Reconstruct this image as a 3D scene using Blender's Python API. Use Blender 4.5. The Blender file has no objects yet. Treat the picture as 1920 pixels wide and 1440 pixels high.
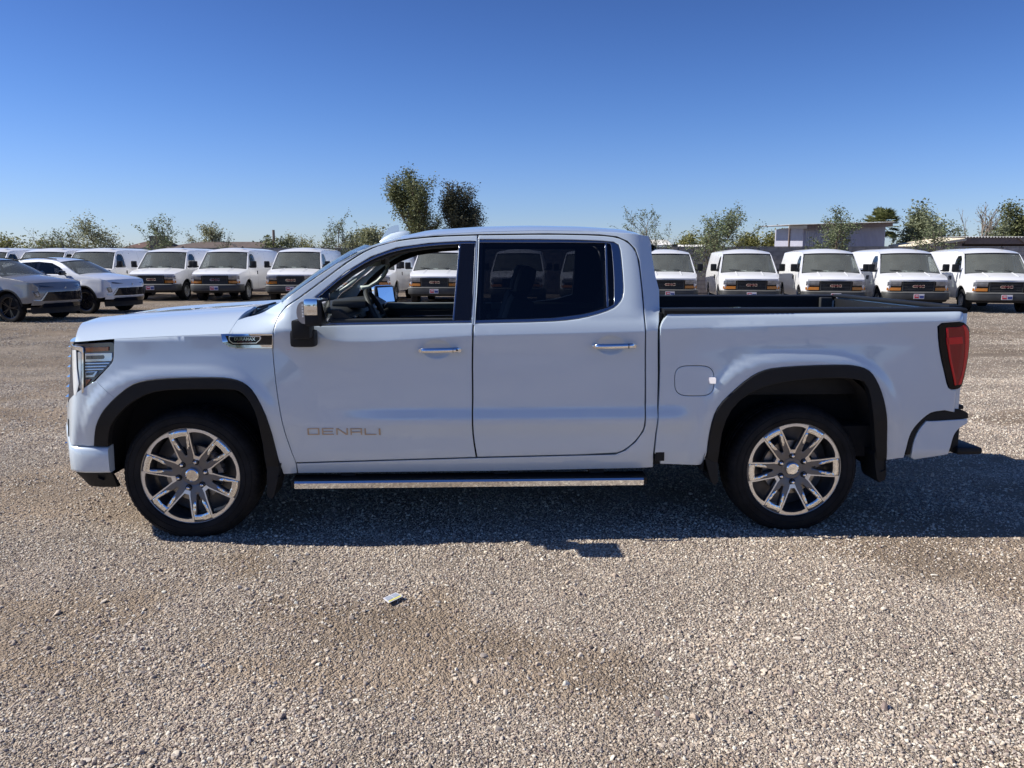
import bpy, bmesh, math, random
import numpy as np
from mathutils import Vector, Matrix, noise
from mathutils.geometry import delaunay_2d_cdt
random.seed(7); RNG = np.random.default_rng(7)
scene = bpy.context.scene
COL = scene.collection
R = math.radians

# ---------------------------------------------------------------- camera, sky, sun, exposure
CAM_H, PITCH, FPX = 1.695, 0.1594, 1442.0
cam_d = bpy.data.cameras.new('camera'); cam = bpy.data.objects.new('camera', cam_d); COL.objects.link(cam)
cam.location = (0, 0, CAM_H); cam.rotation_euler = (math.pi/2 - PITCH, 0, 0)
cam_d.sensor_fit = 'HORIZONTAL'; cam_d.sensor_width = 36.0; cam_d.lens = 36.0*FPX/1920.0
cam_d.clip_start = 0.05; cam_d.clip_end = 3000
scene.camera = cam

SUN = Vector((-1.16, 0.030, 1.0)).normalized()          # direction towards the sun
el = math.asin(SUN.z); az = math.atan2(SUN.x, SUN.y)
world = bpy.data.worlds.new("World"); scene.world = world; world.use_nodes = True
nt = world.node_tree; nt.nodes.clear()
sky = nt.nodes.new('ShaderNodeTexSky'); sky.sky_type = 'NISHITA'; sky.sun_disc = False
sky.sun_elevation = el; sky.sun_rotation = az
sky.altitude = 350; sky.air_density = 1.0; sky.dust_density = 0.35; sky.ozone_density = 2.6
bg = nt.nodes.new('ShaderNodeBackground'); bg.inputs[1].default_value = 0.105
wo = nt.nodes.new('ShaderNodeOutputWorld')
tcw = nt.nodes.new('ShaderNodeTexCoord'); sx = nt.nodes.new('ShaderNodeSeparateXYZ'); nt.links.new(tcw.outputs['Generated'], sx.inputs[0])
rw = nt.nodes.new('ShaderNodeValToRGB'); rw.color_ramp.interpolation = 'B_SPLINE'      # the air's own colour: deep blue above, pale at the horizon
re_ = rw.color_ramp.elements; re_[0].position = 0.0; re_[0].color = (.64, .72, 1.04, 1); re_[1].position = 1.0; re_[1].color = (.25, .38, .64, 1)
for p_, c_ in ((.06, (.58, .69, 1.03)), (.174, (.39, .585, .96)), (.30, (.295, .44, .79))):
    e_ = re_.new(p_); e_.color = (*c_, 1)
nt.links.new(sx.outputs[2], rw.inputs[0])
vmw = nt.nodes.new('ShaderNodeVectorMath'); vmw.operation = 'MULTIPLY'; nt.links.new(sky.outputs[0], vmw.inputs[0]); nt.links.new(rw.outputs[0], vmw.inputs[1])
nt.links.new(vmw.outputs[0], bg.inputs[0]); nt.links.new(bg.outputs[0], wo.inputs[0])
sl = bpy.data.lights.new('sun', 'SUN'); sl.energy = 5.0; sl.angle = R(0.53); sl.color = (1.0, 0.955, 0.88)
so = bpy.data.objects.new('sun', sl); COL.objects.link(so); so.location = (-30, 5, 30)
so.rotation_euler = (-SUN).to_track_quat('-Z', 'Y').to_euler()
vs = scene.view_settings; vs.view_transform = 'Standard'; vs.look = 'None'; vs.gamma = 1; vs.exposure = 0.35
vs.use_curve_mapping = False
scene.cycles.max_bounces = 8; scene.cycles.transparent_max_bounces = 16; scene.cycles.glossy_bounces = 4
scene.cycles.caustics_reflective = False; scene.cycles.caustics_refractive = False

# ---------------------------------------------------------------- materials
def new_mat(name):
    m = bpy.data.materials.new(name); m.use_nodes = True
    return m, m.node_tree, m.node_tree.nodes['Principled BSDF']
def pm(name, col, rough=0.5, metal=0.0, coat=0.0, spec=0.5, var=0.0, scale=8.0, bump=0.0, bscale=40.0, emit=None, dust=0.0):
    m, t, b = new_mat(name)
    b.inputs['Base Color'].default_value = (*col, 1); b.inputs['Roughness'].default_value = rough
    b.inputs['Metallic'].default_value = metal; b.inputs['Coat Weight'].default_value = coat
    b.inputs['Coat Roughness'].default_value = 0.02; b.inputs['Coat IOR'].default_value = 1.75; b.inputs['Specular IOR Level'].default_value = spec
    tc = t.nodes.new('ShaderNodeTexCoord')
    if var > 0:
        n = t.nodes.new('ShaderNodeTexNoise'); n.inputs['Scale'].default_value = scale; n.inputs['Detail'].default_value = 5
        r = t.nodes.new('ShaderNodeMapRange'); r.inputs[1].default_value = 0.3; r.inputs[2].default_value = 0.7
        r.inputs[3].default_value = 1-var; r.inputs[4].default_value = 1+var
        mx = t.nodes.new('ShaderNodeVectorMath'); mx.operation = 'SCALE'; mx.inputs[0].default_value = col
        t.links.new(tc.outputs['Object'], n.inputs['Vector']); t.links.new(n.outputs[0], r.inputs[0])
        t.links.new(r.outputs[0], mx.inputs['Scale']); t.links.new(mx.outputs[0], b.inputs['Base Color'])
    if bump > 0:
        n = t.nodes.new('ShaderNodeTexNoise'); n.inputs['Scale'].default_value = bscale; n.inputs['Detail'].default_value = 4
        bp = t.nodes.new('ShaderNodeBump'); bp.inputs['Strength'].default_value = bump; bp.inputs['Distance'].default_value = 0.01
        t.links.new(tc.outputs['Object'], n.inputs['Vector']); t.links.new(n.outputs[0], bp.inputs['Height'])
        t.links.new(bp.outputs[0], b.inputs['Normal'])
    if dust > 0:   # uneven dust makes the sheen uneven
        n = t.nodes.new('ShaderNodeTexNoise'); n.inputs['Scale'].default_value = 3.0; n.inputs['Detail'].default_value = 8
        r = t.nodes.new('ShaderNodeMapRange'); r.inputs[1].default_value = 0.35; r.inputs[2].default_value = 0.7
        r.inputs[3].default_value = rough; r.inputs[4].default_value = min(1, rough+dust)
        t.links.new(tc.outputs['Object'], n.inputs['Vector']); t.links.new(n.outputs[0], r.inputs[0])
        t.links.new(r.outputs[0], b.inputs['Roughness'])
    if emit: b.inputs['Emission Color'].default_value = (*emit, 1); b.inputs['Emission Strength'].default_value = 1
    return m
def glass_mat(name, tint, ior=1.5, dustc=None, dustf=0.0, rough=0.0):
    m = bpy.data.materials.new(name); m.use_nodes = True; t = m.node_tree; t.nodes.clear()
    o = t.nodes.new('ShaderNodeOutputMaterial'); tr = t.nodes.new('ShaderNodeBsdfTransparent'); tr.inputs[0].default_value = (*tint, 1)
    gl = t.nodes.new('ShaderNodeBsdfGlossy'); gl.inputs['Roughness'].default_value = rough
    fr = t.nodes.new('ShaderNodeFresnel'); fr.inputs[0].default_value = ior
    # facing-independent of the side the glass is seen from
    geo = t.nodes.new('ShaderNodeNewGeometry'); lw = t.nodes.new('ShaderNodeLayerWeight'); lw.inputs[0].default_value = 0.5
    pw = t.nodes.new('ShaderNodeMath'); pw.operation = 'POWER'; pw.inputs[1].default_value = 4.0
    ad = t.nodes.new('ShaderNodeMath'); ad.operation = 'MULTIPLY_ADD'; ad.inputs[1].default_value = 0.85; ad.inputs[2].default_value = 0.05
    t.links.new(lw.outputs['Facing'], pw.inputs[0]); t.links.new(pw.outputs[0], ad.inputs[0])
    mx = t.nodes.new('ShaderNodeMixShader'); t.links.new(ad.outputs[0], mx.inputs[0])
    t.links.new(tr.outputs[0], mx.inputs[1]); t.links.new(gl.outputs[0], mx.inputs[2]); last = mx
    if dustc:
        df = t.nodes.new('ShaderNodeBsdfDiffuse'); df.inputs[0].default_value = (*dustc, 1)
        n = t.nodes.new('ShaderNodeTexNoise'); n.inputs['Scale'].default_value = 2.2; n.inputs['Detail'].default_value = 6
        tc = t.nodes.new('ShaderNodeTexCoord'); t.links.new(tc.outputs['Object'], n.inputs['Vector'])
        r = t.nodes.new('ShaderNodeMapRange'); r.inputs[1].default_value = 0.3; r.inputs[2].default_value = 0.7
        r.inputs[3].default_value = dustf*0.85; r.inputs[4].default_value = dustf*1.15
        t.links.new(n.outputs[0], r.inputs[0])
        m2 = t.nodes.new('ShaderNodeMixShader'); t.links.new(r.outputs[0], m2.inputs[0])
        t.links.new(mx.outputs[0], m2.inputs[1]); t.links.new(df.outputs[0], m2.inputs[2]); last = m2
    t.links.new(last.outputs[0], o.inputs[0])
    return m
M = {}
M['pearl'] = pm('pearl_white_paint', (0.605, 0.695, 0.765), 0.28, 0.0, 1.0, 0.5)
M['van_white'] = pm('van_white_paint', (0.80, 0.80, 0.80), 0.35, 0, 0.6, 0.5, dust=0.15)
M['suv_white'] = pm('suv_white_paint', (0.74, 0.76, 0.79), 0.3, 0, 1.0)
M['suv_silver'] = pm('suv_grey_paint', (0.21, 0.205, 0.20), 0.36, 0.3, 0.7)
M['chrome'] = pm('chrome', (0.86, 0.87, 0.88), 0.05, 1.0)
M['satin'] = pm('satin_chrome_trim', (0.36, 0.39, 0.45), 0.22, 1.0)
M['machined'] = pm('machined_alloy', (0.84, 0.83, 0.81), 0.34, 1.0)
M['alloy'] = pm('grey_painted_alloy', (0.17, 0.17, 0.18), 0.35, 0.7)
M['steelwheel'] = pm('painted_steel_wheel', (0.52, 0.52, 0.50), 0.4, 0.6, var=0.1)
M['plastic'] = pm('black_moulded_plastic', (0.010, 0.011, 0.013), 0.55, spec=0.3, bump=0.1, bscale=300, var=0.15)
M['liner'] = pm('wheel_house_liner', (0.012, 0.012, 0.013), 0.9)
M['gloss_black'] = pm('gloss_black_trim', (0.006, 0.007, 0.012), 0.06, 0, 0.0, 0.5)
M['rubber'] = pm('tyre_rubber', (0.009, 0.009, 0.010), 0.65, spec=0.3, var=0.6, scale=9, bump=0.15, bscale=120, dust=0.25)
M['bumpgrey'] = pm('dark_grey_bumper_plastic', (0.042, 0.043, 0.042), 0.55, var=0.12)
M['bumptop'] = pm('sun_faded_bumper_top', (0.13, 0.128, 0.118), 0.6, var=0.12)
M['interior'] = pm('dark_grey_interior', (0.030, 0.032, 0.032), 0.6, var=0.1)
M['interior2'] = pm('soft_grey_interior', (0.16, 0.18, 0.165), 0.6)
M['handle_grey'] = pm('pale_grey_handle_plastic', (0.45, 0.50, 0.44), 0.45)
M['amber'] = pm('amber_lens', (0.58, 0.20, 0.025), 0.12, 0, 0.6, var=0.2, scale=60)
M['amber_dark'] = pm('smoked_amber_lens', (0.28, 0.07, 0.012), 0.12, 0, 0.8, var=0.3, scale=40)
M['lamp'] = pm('clear_lamp_reflector', (0.62, 0.65, 0.70), 0.12, 0.9)
M['vanlamp'] = pm('van_lamp_lens', (0.24, 0.26, 0.29), 0.12, 0.5, 1.0, var=.3, scale=7)
M['lamp_dark'] = pm('dark_lamp_housing', (0.03, 0.035, 0.05), 0.12, 0, 1.0)
M['drl'] = pm('white_light_blade', (0.75, 0.78, 0.78), 0.2, 0, 1.0)
M['red'] = pm('red_lens', (0.72, 0.008, 0.016), 0.12, 0, 0.15)
M['red2'] = pm('deep_red_lens', (0.30, 0.004, 0.010), 0.10, 0, 0.15)
M['smoke'] = pm('smoked_lens', (0.004, 0.003, 0.006), 0.08, 0, 0.0, spec=0.3)
M['clearlens'] = pm('frosted_lens', (0.30, 0.32, 0.35), 0.15, 0.2, 1.0)
M['paper'] = pm('paper', (0.70, 0.74, 0.72), 0.8)
M['red_badge'] = pm('red_badge', (0.20, 0.03, 0.035), 0.3, 0.3)
M['plate_white'] = pm('plate_white', (0.70, 0.68, 0.70), 0.5)
M['plate_red'] = pm('plate_red', (0.55, 0.05, 0.07), 0.5)
M['plate_blue'] = pm('plate_blue', (0.05, 0.07, 0.25), 0.5)
M['bronze'] = pm('brushed_bronze_badge', (0.50, 0.42, 0.34), 0.30, 0.9)
M['disc'] = pm('brake_disc', (0.30, 0.29, 0.28), 0.35, 1.0)
M['glass'] = glass_mat('clear_glass', (0.80, 0.84, 0.82))
M['tint'] = glass_mat('tinted_glass', (0.20, 0.21, 0.23))
M['vanglass'] = glass_mat('van_windscreen_glass', (0.62, 0.66, 0.63), dustc=(0.36, 0.38, 0.34), dustf=0.30)
M['vanside'] = glass_mat('van_side_glass', (0.45, 0.48, 0.48))

# ---------------------------------------------------------------- object helpers
def mk(name, verts, faces, mat, parent=None, smooth=False, normals=None, kind=None, mats=None, midx=None, sharp=None):
    me = bpy.data.meshes.new(name)
    me.from_pydata([tuple(v) for v in verts], [], faces)
    for m in (mats or [mat]): me.materials.append(m)
    if midx is not None: me.polygons.foreach_set('material_index', midx)
    if smooth: me.polygons.foreach_set('use_smooth', [True]*len(me.polygons))
    me.validate(clean_customdata=False); me.update()
    if sharp is not None and smooth:
        me.set_sharp_from_angle(angle=R(sharp))
    if normals is not None:
        me.normals_split_custom_set_from_vertices([tuple(n) for n in normals])
    o = bpy.data.objects.new(name, me); COL.objects.link(o)
    if parent: o.parent = parent
    if kind: o['kind'] = kind
    return o
def tag(o, label, cat, group=None):
    o['label'] = label; o['category'] = cat
    if group: o['group'] = group
    return o
def empty(name, loc, rz=0):
    o = bpy.data.objects.new(name, None); COL.objects.link(o); o.location = loc; o.rotation_euler = (0, 0, rz)
    o.empty_display_size = 0.3
    return o
def copy_tree(o, parent=None, swap=None):
    c = o.copy(); COL.objects.link(c); c.parent = parent
    if swap and c.type == 'MESH' and any(m and m.name in swap for m in c.data.materials):
        c.data = c.data.copy()
        for i, m in enumerate(c.data.materials):
            if m.name in swap: c.data.materials[i] = swap[m.name]
    for ch in list(o.children): copy_tree(ch, c, swap)
    return c

class MB:
    """collects shapes into one mesh"""
    def __init__(s): s.v = []; s.f = []
    def add(s, v, f):
        k = len(s.v); s.v += [tuple(p) for p in v]; s.f += [tuple(i+k for i in q) for q in f]; return s
    def box(s, c, d, rot=None, bev=0.0):
        x, y, z = d[0]/2, d[1]/2, d[2]/2
        if bev <= 0:
            v = [Vector((a*x, b*y, e*z)) for a in (-1, 1) for b in (-1, 1) for e in (-1, 1)]
            f = [(0, 1, 3, 2), (4, 6, 7, 5), (0, 4, 5, 1), (2, 3, 7, 6), (0, 2, 6, 4), (1, 5, 7, 3)]
        else:
            bm = bmesh.new(); bmesh.ops.create_cube(bm, size=1)
            for q in bm.verts: q.co = Vector((q.co.x*d[0], q.co.y*d[1], q.co.z*d[2]))
            bmesh.ops.bevel(bm, geom=bm.edges[:], offset=bev, segments=2, affect='EDGES', profile=0.6)
            bm.verts.index_update(); v = [q.co.copy() for q in bm.verts]; f = [tuple(q.index for q in p.verts) for p in bm.faces]; bm.free()
        if rot is not None: v = [rot @ p for p in v]
        return s.add([p + Vector(c) for p in v], f)
    def prism(s, poly, fn, t0, t1):
        """poly list of 2-D points, fn(a,b,t)->3-D, from t0 to t1"""
        n = len(poly); v = [fn(a, b, t0) for a, b in poly] + [fn(a, b, t1) for a, b in poly]
        f = [tuple(range(n-1, -1, -1)), tuple(range(n, 2*n))] + [(i, (i+1) % n, n+(i+1) % n, n+i) for i in range(n)]
        return s.add(v, f)
    def tube(s, pts, rad, n=8, caps=True):
        pts = [Vector(p) for p in pts]; rads = rad if isinstance(rad, (list, tuple)) else [rad]*len(pts)
        rings = []; up = Vector((0.13, 0.21, 1)).normalized()
        for i, p in enumerate(pts):
            d = (pts[min(i+1, len(pts)-1)] - pts[max(i-1, 0)]).normalized()
            a = d.cross(up)
            if a.length < 1e-3: a = d.cross(Vector((1, 0, 0)))
            a.normalize(); b = d.cross(a)
            rings.append([p + (a*math.cos(2*math.pi*k/n) + b*math.sin(2*math.pi*k/n))*rads[i] for k in range(n)])
        v = [q for r in rings for q in r]; f = []
        for i in range(len(pts)-1):
            for k in range(n): f.append((i*n+k, i*n+(k+1) % n, (i+1)*n+(k+1) % n, (i+1)*n+k))
        if caps: f += [tuple(range(n-1, -1, -1)), tuple(range((len(pts)-1)*n, len(pts)*n))]
        return s.add(v, f)
    def lathe(s, prof, n=48, c=(0, 0, 0), axis='Y'):
        """prof: (radius, offset along axis)"""
        v = []; m = len(prof); cx, cy_, cz = c
        for k in range(n):
            a = 2*math.pi*k/n
            for r, h in prof:
                v.append((cx+r*math.cos(a), cy_+h, cz+r*math.sin(a)) if axis == 'Y' else (cx+r*math.cos(a), cy_+r*math.sin(a), cz+h))
        f = [(k*m+i, k*m+i+1, ((k+1) % n)*m+i+1, ((k+1) % n)*m+i) for k in range(n) for i in range(m-1)]
        return s.add(v, f)
    def grid(s, P):
        nr, nc = len(P), len(P[0])
        return s.add([p for r in P for p in r], [(i*nc+j, i*nc+j+1, (i+1)*nc+j+1, (i+1)*nc+j) for i in range(nr-1) for j in range(nc-1)])
    def build(s, name, mat, parent=None, smooth=False, kind=None, sharp=35):
        o = mk(name, s.v, s.f, mat, parent, smooth, kind=kind)
        bm = bmesh.new(); bm.from_mesh(o.data); bmesh.ops.recalc_face_normals(bm, faces=bm.faces); bm.to_mesh(o.data); bm.free()
        if smooth: o.data.set_sharp_from_angle(angle=R(sharp))
        return o

def dens(pts, closed=True, step=0.03):
    out = []; n = len(pts)
    for i in range(n if closed else n-1):
        a, b = np.array(pts[i], float), np.array(pts[(i+1) % n], float)
        k = max(1, int(np.linalg.norm(b-a)/step))
        for j in range(k): out.append(tuple(a+(b-a)*j/k))
    if not closed: out.append(tuple(pts[-1]))
    return out
def smooth_poly(pts, keep=0.6, rounds=2, closed=True):
    """Chaikin only at gentle corners; sharp ones (turn above keep rad) stay"""
    for _ in range(rounds):
        out = []; n = len(pts)
        for i in range(n):
            p = np.array(pts[i])
            if not closed and i in (0, n-1): out.append(tuple(p)); continue
            a, b = np.array(pts[i-1]), np.array(pts[(i+1) % n])
            u, v = p-a, b-p; ang = abs(math.atan2(u[0]*v[1]-u[1]*v[0], u@v))
            if ang > keep or ang < 0.02: out.append(tuple(p))
            else: out += [tuple(p-u*0.25), tuple(p+v*0.25)]
        pts = out
    return pts
def offset_poly(pts, d):
    """positive d moves inwards; works for either winding"""
    P = np.array(pts); n = len(P)
    area = sum(P[i][0]*P[(i+1) % n][1]-P[(i+1) % n][0]*P[i][1] for i in range(n))
    sg = 1 if area > 0 else -1; out = []
    for i in range(n):
        a, b = P[i]-P[i-1], P[(i+1) % n]-P[i]
        a = a/(np.linalg.norm(a)+1e-9); b = b/(np.linalg.norm(b)+1e-9)
        na, nb = np.array([-a[1], a[0]])*sg, np.array([-b[1], b[0]])*sg
        m = na+nb; q = m@m
        m = m*(2/q) if q > 0.3 else na
        l = np.linalg.norm(m)
        if l > 1.8: m = m*1.8/l
        out.append(tuple(P[i]+m*d))
    return out
def in_poly(px, py, poly):
    P = np.array(poly); x, y = np.asarray(px), np.asarray(py); c = np.zeros(x.shape, bool); n = len(P)
    for i in range(n):
        x1, y1 = P[i]; x2, y2 = P[(i+1) % n]
        if y1 == y2: continue
        cond = ((y1 > y) != (y2 > y)) & (x < (x2-x1)*(y-y1)/(y2-y1)+x1)
        c ^= cond
    return c
FINE = []
EXTRA = []
def cdt(loops, step):
    """triangulate the area inside loops[0] and outside the others with an inner grid"""
    P = np.array(loops[0]); x0, z0 = P.min(0); x1, z1 = P.max(0)
    gx, gz = np.meshgrid(np.arange(x0+step*.5, x1, step), np.arange(z0+step*.5, z1, step)); gx = gx.ravel(); gz = gz.ravel()
    for cx_, cz_, rx_, rz_, st_ in FINE:
        keep = (np.abs(gx-cx_) > rx_) | (np.abs(gz-cz_) > rz_)
        fx_, fz_ = np.meshgrid(np.arange(cx_-rx_, cx_+rx_, st_), np.arange(cz_-rz_, cz_+rz_, st_)); gx = np.concatenate([gx[keep], fx_.ravel()]); gz = np.concatenate([gz[keep], fz_.ravel()])
    ok = in_poly(gx, gz, loops[0])
    for h in loops[1:]: ok &= ~in_poly(gx, gz, h)
    if step <= .031 and EXTRA:
        E_ = np.array(EXTRA); dmin = np.full(len(gx), 9.0)
        for i in range(0, len(E_), 300):
            q = E_[i:i+300]; dmin = np.minimum(dmin, np.sqrt((gx[:, None]-q[:, 0])**2+(gz[:, None]-q[:, 1])**2).min(1))
        gx, gz, ok = gx[dmin > .014], gz[dmin > .014], ok[dmin > .014]
        oe = in_poly(E_[:, 0], E_[:, 1], loops[0])
        for h in loops[1:]: oe &= ~in_poly(E_[:, 0], E_[:, 1], h)
        gx, gz, ok = np.concatenate([gx, E_[:, 0]]), np.concatenate([gz, E_[:, 1]]), np.concatenate([ok, oe])
    allb = np.array([p for l in loops for p in l])
    gx, gz = gx[ok], gz[ok]
    if len(gx):
        d = np.full(len(gx), 9.0)
        for i in range(0, len(allb), 200):
            q = allb[i:i+200]; d = np.minimum(d, np.sqrt((gx[:, None]-q[:, 0])**2+(gz[:, None]-q[:, 1])**2).min(1))
        lim = np.full(len(gx), step*0.45 if not EXTRA else .008)
        for cx_, cz_, rx_, rz_, st_ in FINE: lim[(np.abs(gx-cx_) <= rx_) & (np.abs(gz-cz_) <= rz_)] = st_*.45
        gx, gz = gx[d > lim], gz[d > lim]
    vs_ = [Vector(p) for p in allb] + [Vector((a, b)) for a, b in zip(gx, gz)]
    ed = []; k = 0
    for l in loops:
        n = len(l); ed += [(k+i, k+(i+1) % n) for i in range(n)]; k += n
    vo, eo, fo, *_ = delaunay_2d_cdt(vs_, ed, [], 0, 1e-6)
    V = np.array([(p.x, p.y) for p in vo]); F = np.array([f for f in fo if len(f) == 3])
    c = V[F].mean(1); ok = in_poly(c[:, 0], c[:, 1], loops[0])
    for h in loops[1:]: ok &= ~in_poly(c[:, 0], c[:, 1], h)
    F = F[ok]
    a = (V[F[:, 1], 0]-V[F[:, 0], 0])*(V[F[:, 2], 1]-V[F[:, 0], 1])-(V[F[:, 2], 0]-V[F[:, 0], 0])*(V[F[:, 1], 1]-V[F[:, 0], 1])
    F = F[np.abs(a) > 1e-9]
    return V, F
def panel(name, S, loops, mat, parent, step=0.03, gap=0.003, roll=0.004, depth=0.03, out=0.0, both=True, smooth=True, flip=1):
    """a pressed sheet panel lying on the side surface y=-S(x,z), its rim rolled and flanged inwards"""
    outer = [offset_poly(l, gap if i == 0 else -gap) for i, l in enumerate(loops)]
    inner = [offset_poly(l, roll if i == 0 else -roll) for i, l in enumerate(outer)]
    V, F = cdt(inner, step)
    Sx = lambda x, z: S(x, z)+out
    def nrm(x, z):
        e = 0.006
        gx = (S(x+e, z)-S(x-e, z))/(2*e); gz = (S(x, z+e)-S(x, z-e))/(2*e)
        n = np.stack([-gx, -np.ones_like(gx), -gz], -1); return n/np.linalg.norm(n, axis=-1, keepdims=True)
    X, Z = V[:, 0], V[:, 1]; verts = [tuple(p) for p in np.stack([X, -Sx(X, Z), Z], -1)]; N = [tuple(p) for p in nrm(X, Z)]
    faces = []
    for f in F:
        a, b, c = V[f[0]], V[f[1]], V[f[2]]
        s = (b[0]-a[0])*(c[1]-a[1])-(c[0]-a[0])*(b[1]-a[1])
        faces.append(tuple(int(i) for i in f) if s > 0 else tuple(int(i) for i in f[::-1]))
    for li, (lo, ln) in enumerate(zip(outer, inner)):
        n = len(lo); A = np.array(ln); B = np.array(lo); k = len(verts)
        nA = nrm(A[:, 0], A[:, 1]); nB = nrm(B[:, 0], B[:, 1])
        o2 = B-A; o2 /= (np.linalg.norm(o2, axis=1, keepdims=True)+1e-9); side = np.stack([o2[:, 0], 0*o2[:, 0], o2[:, 1]], -1)
        mB = nB*0.7+side*0.7; mB /= np.linalg.norm(mB, axis=1, keepdims=True)
        ya = -Sx(A[:, 0], A[:, 1]); yb = -Sx(B[:, 0], B[:, 1])+roll*0.7
        verts += [(A[i, 0], ya[i], A[i, 1]) for i in range(n)]; N += [tuple(p) for p in nA]
        verts += [(B[i, 0], yb[i], B[i, 1]) for i in range(n)]; N += [tuple(p) for p in mB]
        verts += [(B[i, 0], yb[i]+0.0004, B[i, 1]) for i in range(n)]; N += [tuple(p) for p in side]
        verts += [(B[i, 0], yb[i]+depth, B[i, 1]) for i in range(n)]; N += [tuple(p) for p in side]
        area = sum(A[i][0]*A[(i+1) % n][1]-A[(i+1) % n][0]*A[i][1] for i in range(n)); ccw = area > 0
        if li > 0: ccw = not ccw
        for i in range(n):
            j = (i+1) % n
            for a, b in ((0, n), (2*n, 3*n)):
                q = (k+a+i, k+b+i, k+b+j, k+a+j)
                faces.append(q if ccw else q[::-1])
    objs = []
    for s in ((1, -1) if both else (flip,)):
        if s == 1: vv, ff, nn = verts, faces, N
        else: vv = [(x, -y, z) for x, y, z in verts]; ff = [f[::-1] for f in faces]; nn = [(x, -y, z) for x, y, z in N]
        o = mk(name, vv, ff, mat, parent, True)
        # drop custom normals onto a mesh whose vertices survived validation
        if len(o.data.vertices) == len(nn): o.data.normals_split_custom_set_from_vertices([tuple(map(float, q)) for q in nn])
        objs.append(o)
    return objs
def sint(z, xs, ys, h=0.012):
    """linear interpolation smoothed over +-h"""
    z = np.asarray(z, float); r = 0
    for o, w in ((-1, .1), (-.6, .2), (0, .4), (.6, .2), (1, .1)): r = r + w*np.interp(z+o*h, xs, ys)
    return r
def sstep(a, b, x):
    t = np.clip((np.asarray(x, float)-a)/(b-a), 0, 1); return t*t*(3-2*t)
# ================================================================= THE PICKUP TRUCK
TX, TY, YAW = -2.002, 5.506, 0.0379
_c, _s = math.cos(YAW), math.sin(YAW); _cp, _sp = math.cos(PITCH), math.sin(PITCH)
def unproj(u, v, ly):
    """photo pixel -> (x, z) on the vertical plane y = ly of the truck's own frame"""
    a, b = (u-960)/FPX, (720-v)/FPX
    d = (a, _cp+b*_sp, -_sp+b*_cp)
    lx, lyo = -_c*TX-_s*TY, _s*TX-_c*TY
    dx, dy = _c*d[0]+_s*d[1], -_s*d[0]+_c*d[1]
    t = (ly-lyo)/dy
    return lx+t*dx, CAM_H+t*d[2]
CREASE_F = [unproj(u, v, -0.985) for u, v in ((140, 641), (212, 635), (300, 630.5), (411, 625.5), (511, 622.5), (590, 619))]
CREASE_R = [unproj(u, v, -1.0) for u, v in ((700, 640), (885, 629), (1210, 621), (1238, 617), (1660, 604.3), (1757, 602), (1806, 600))]
CFx, CFz = [p[0] for p in CREASE_F], [p[1] for p in CREASE_F]
CRx, CRz = [p[0] for p in CREASE_R], [p[1] for p in CREASE_R]
def zcr(x):
    t = sstep(0.62, 1.0, x)
    return (1-t)*np.interp(x, CFx, CFz)+t*np.interp(x, CRx, CRz)
def zbelt(x): return np.interp(x, [0.5, 0.86, 1.3, 1.77, 2.4, 2.9], [1.33, 1.33, 1.335, 1.343, 1.352, 1.352])
XR = 0.30                                   # rear edge of the hood
def zridge(x): return np.interp(x, [-0.92, -0.88, -0.82, -0.7, -0.5, -0.2, 0.1, 0.35, 0.6], [1.245, 1.275, 1.298, 1.318, 1.337, 1.358, 1.375, 1.388, 1.392])
ARCH = [(0.005, 0.395, 0.565, 0.625), (3.735, 0.395, 0.60, 0.685)]
HND = []
DENTS = []
Scab = lambda x, z: Sbody(x, z, 1)
Sbed = lambda x, z: Sbody(x, z, 2)
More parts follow.
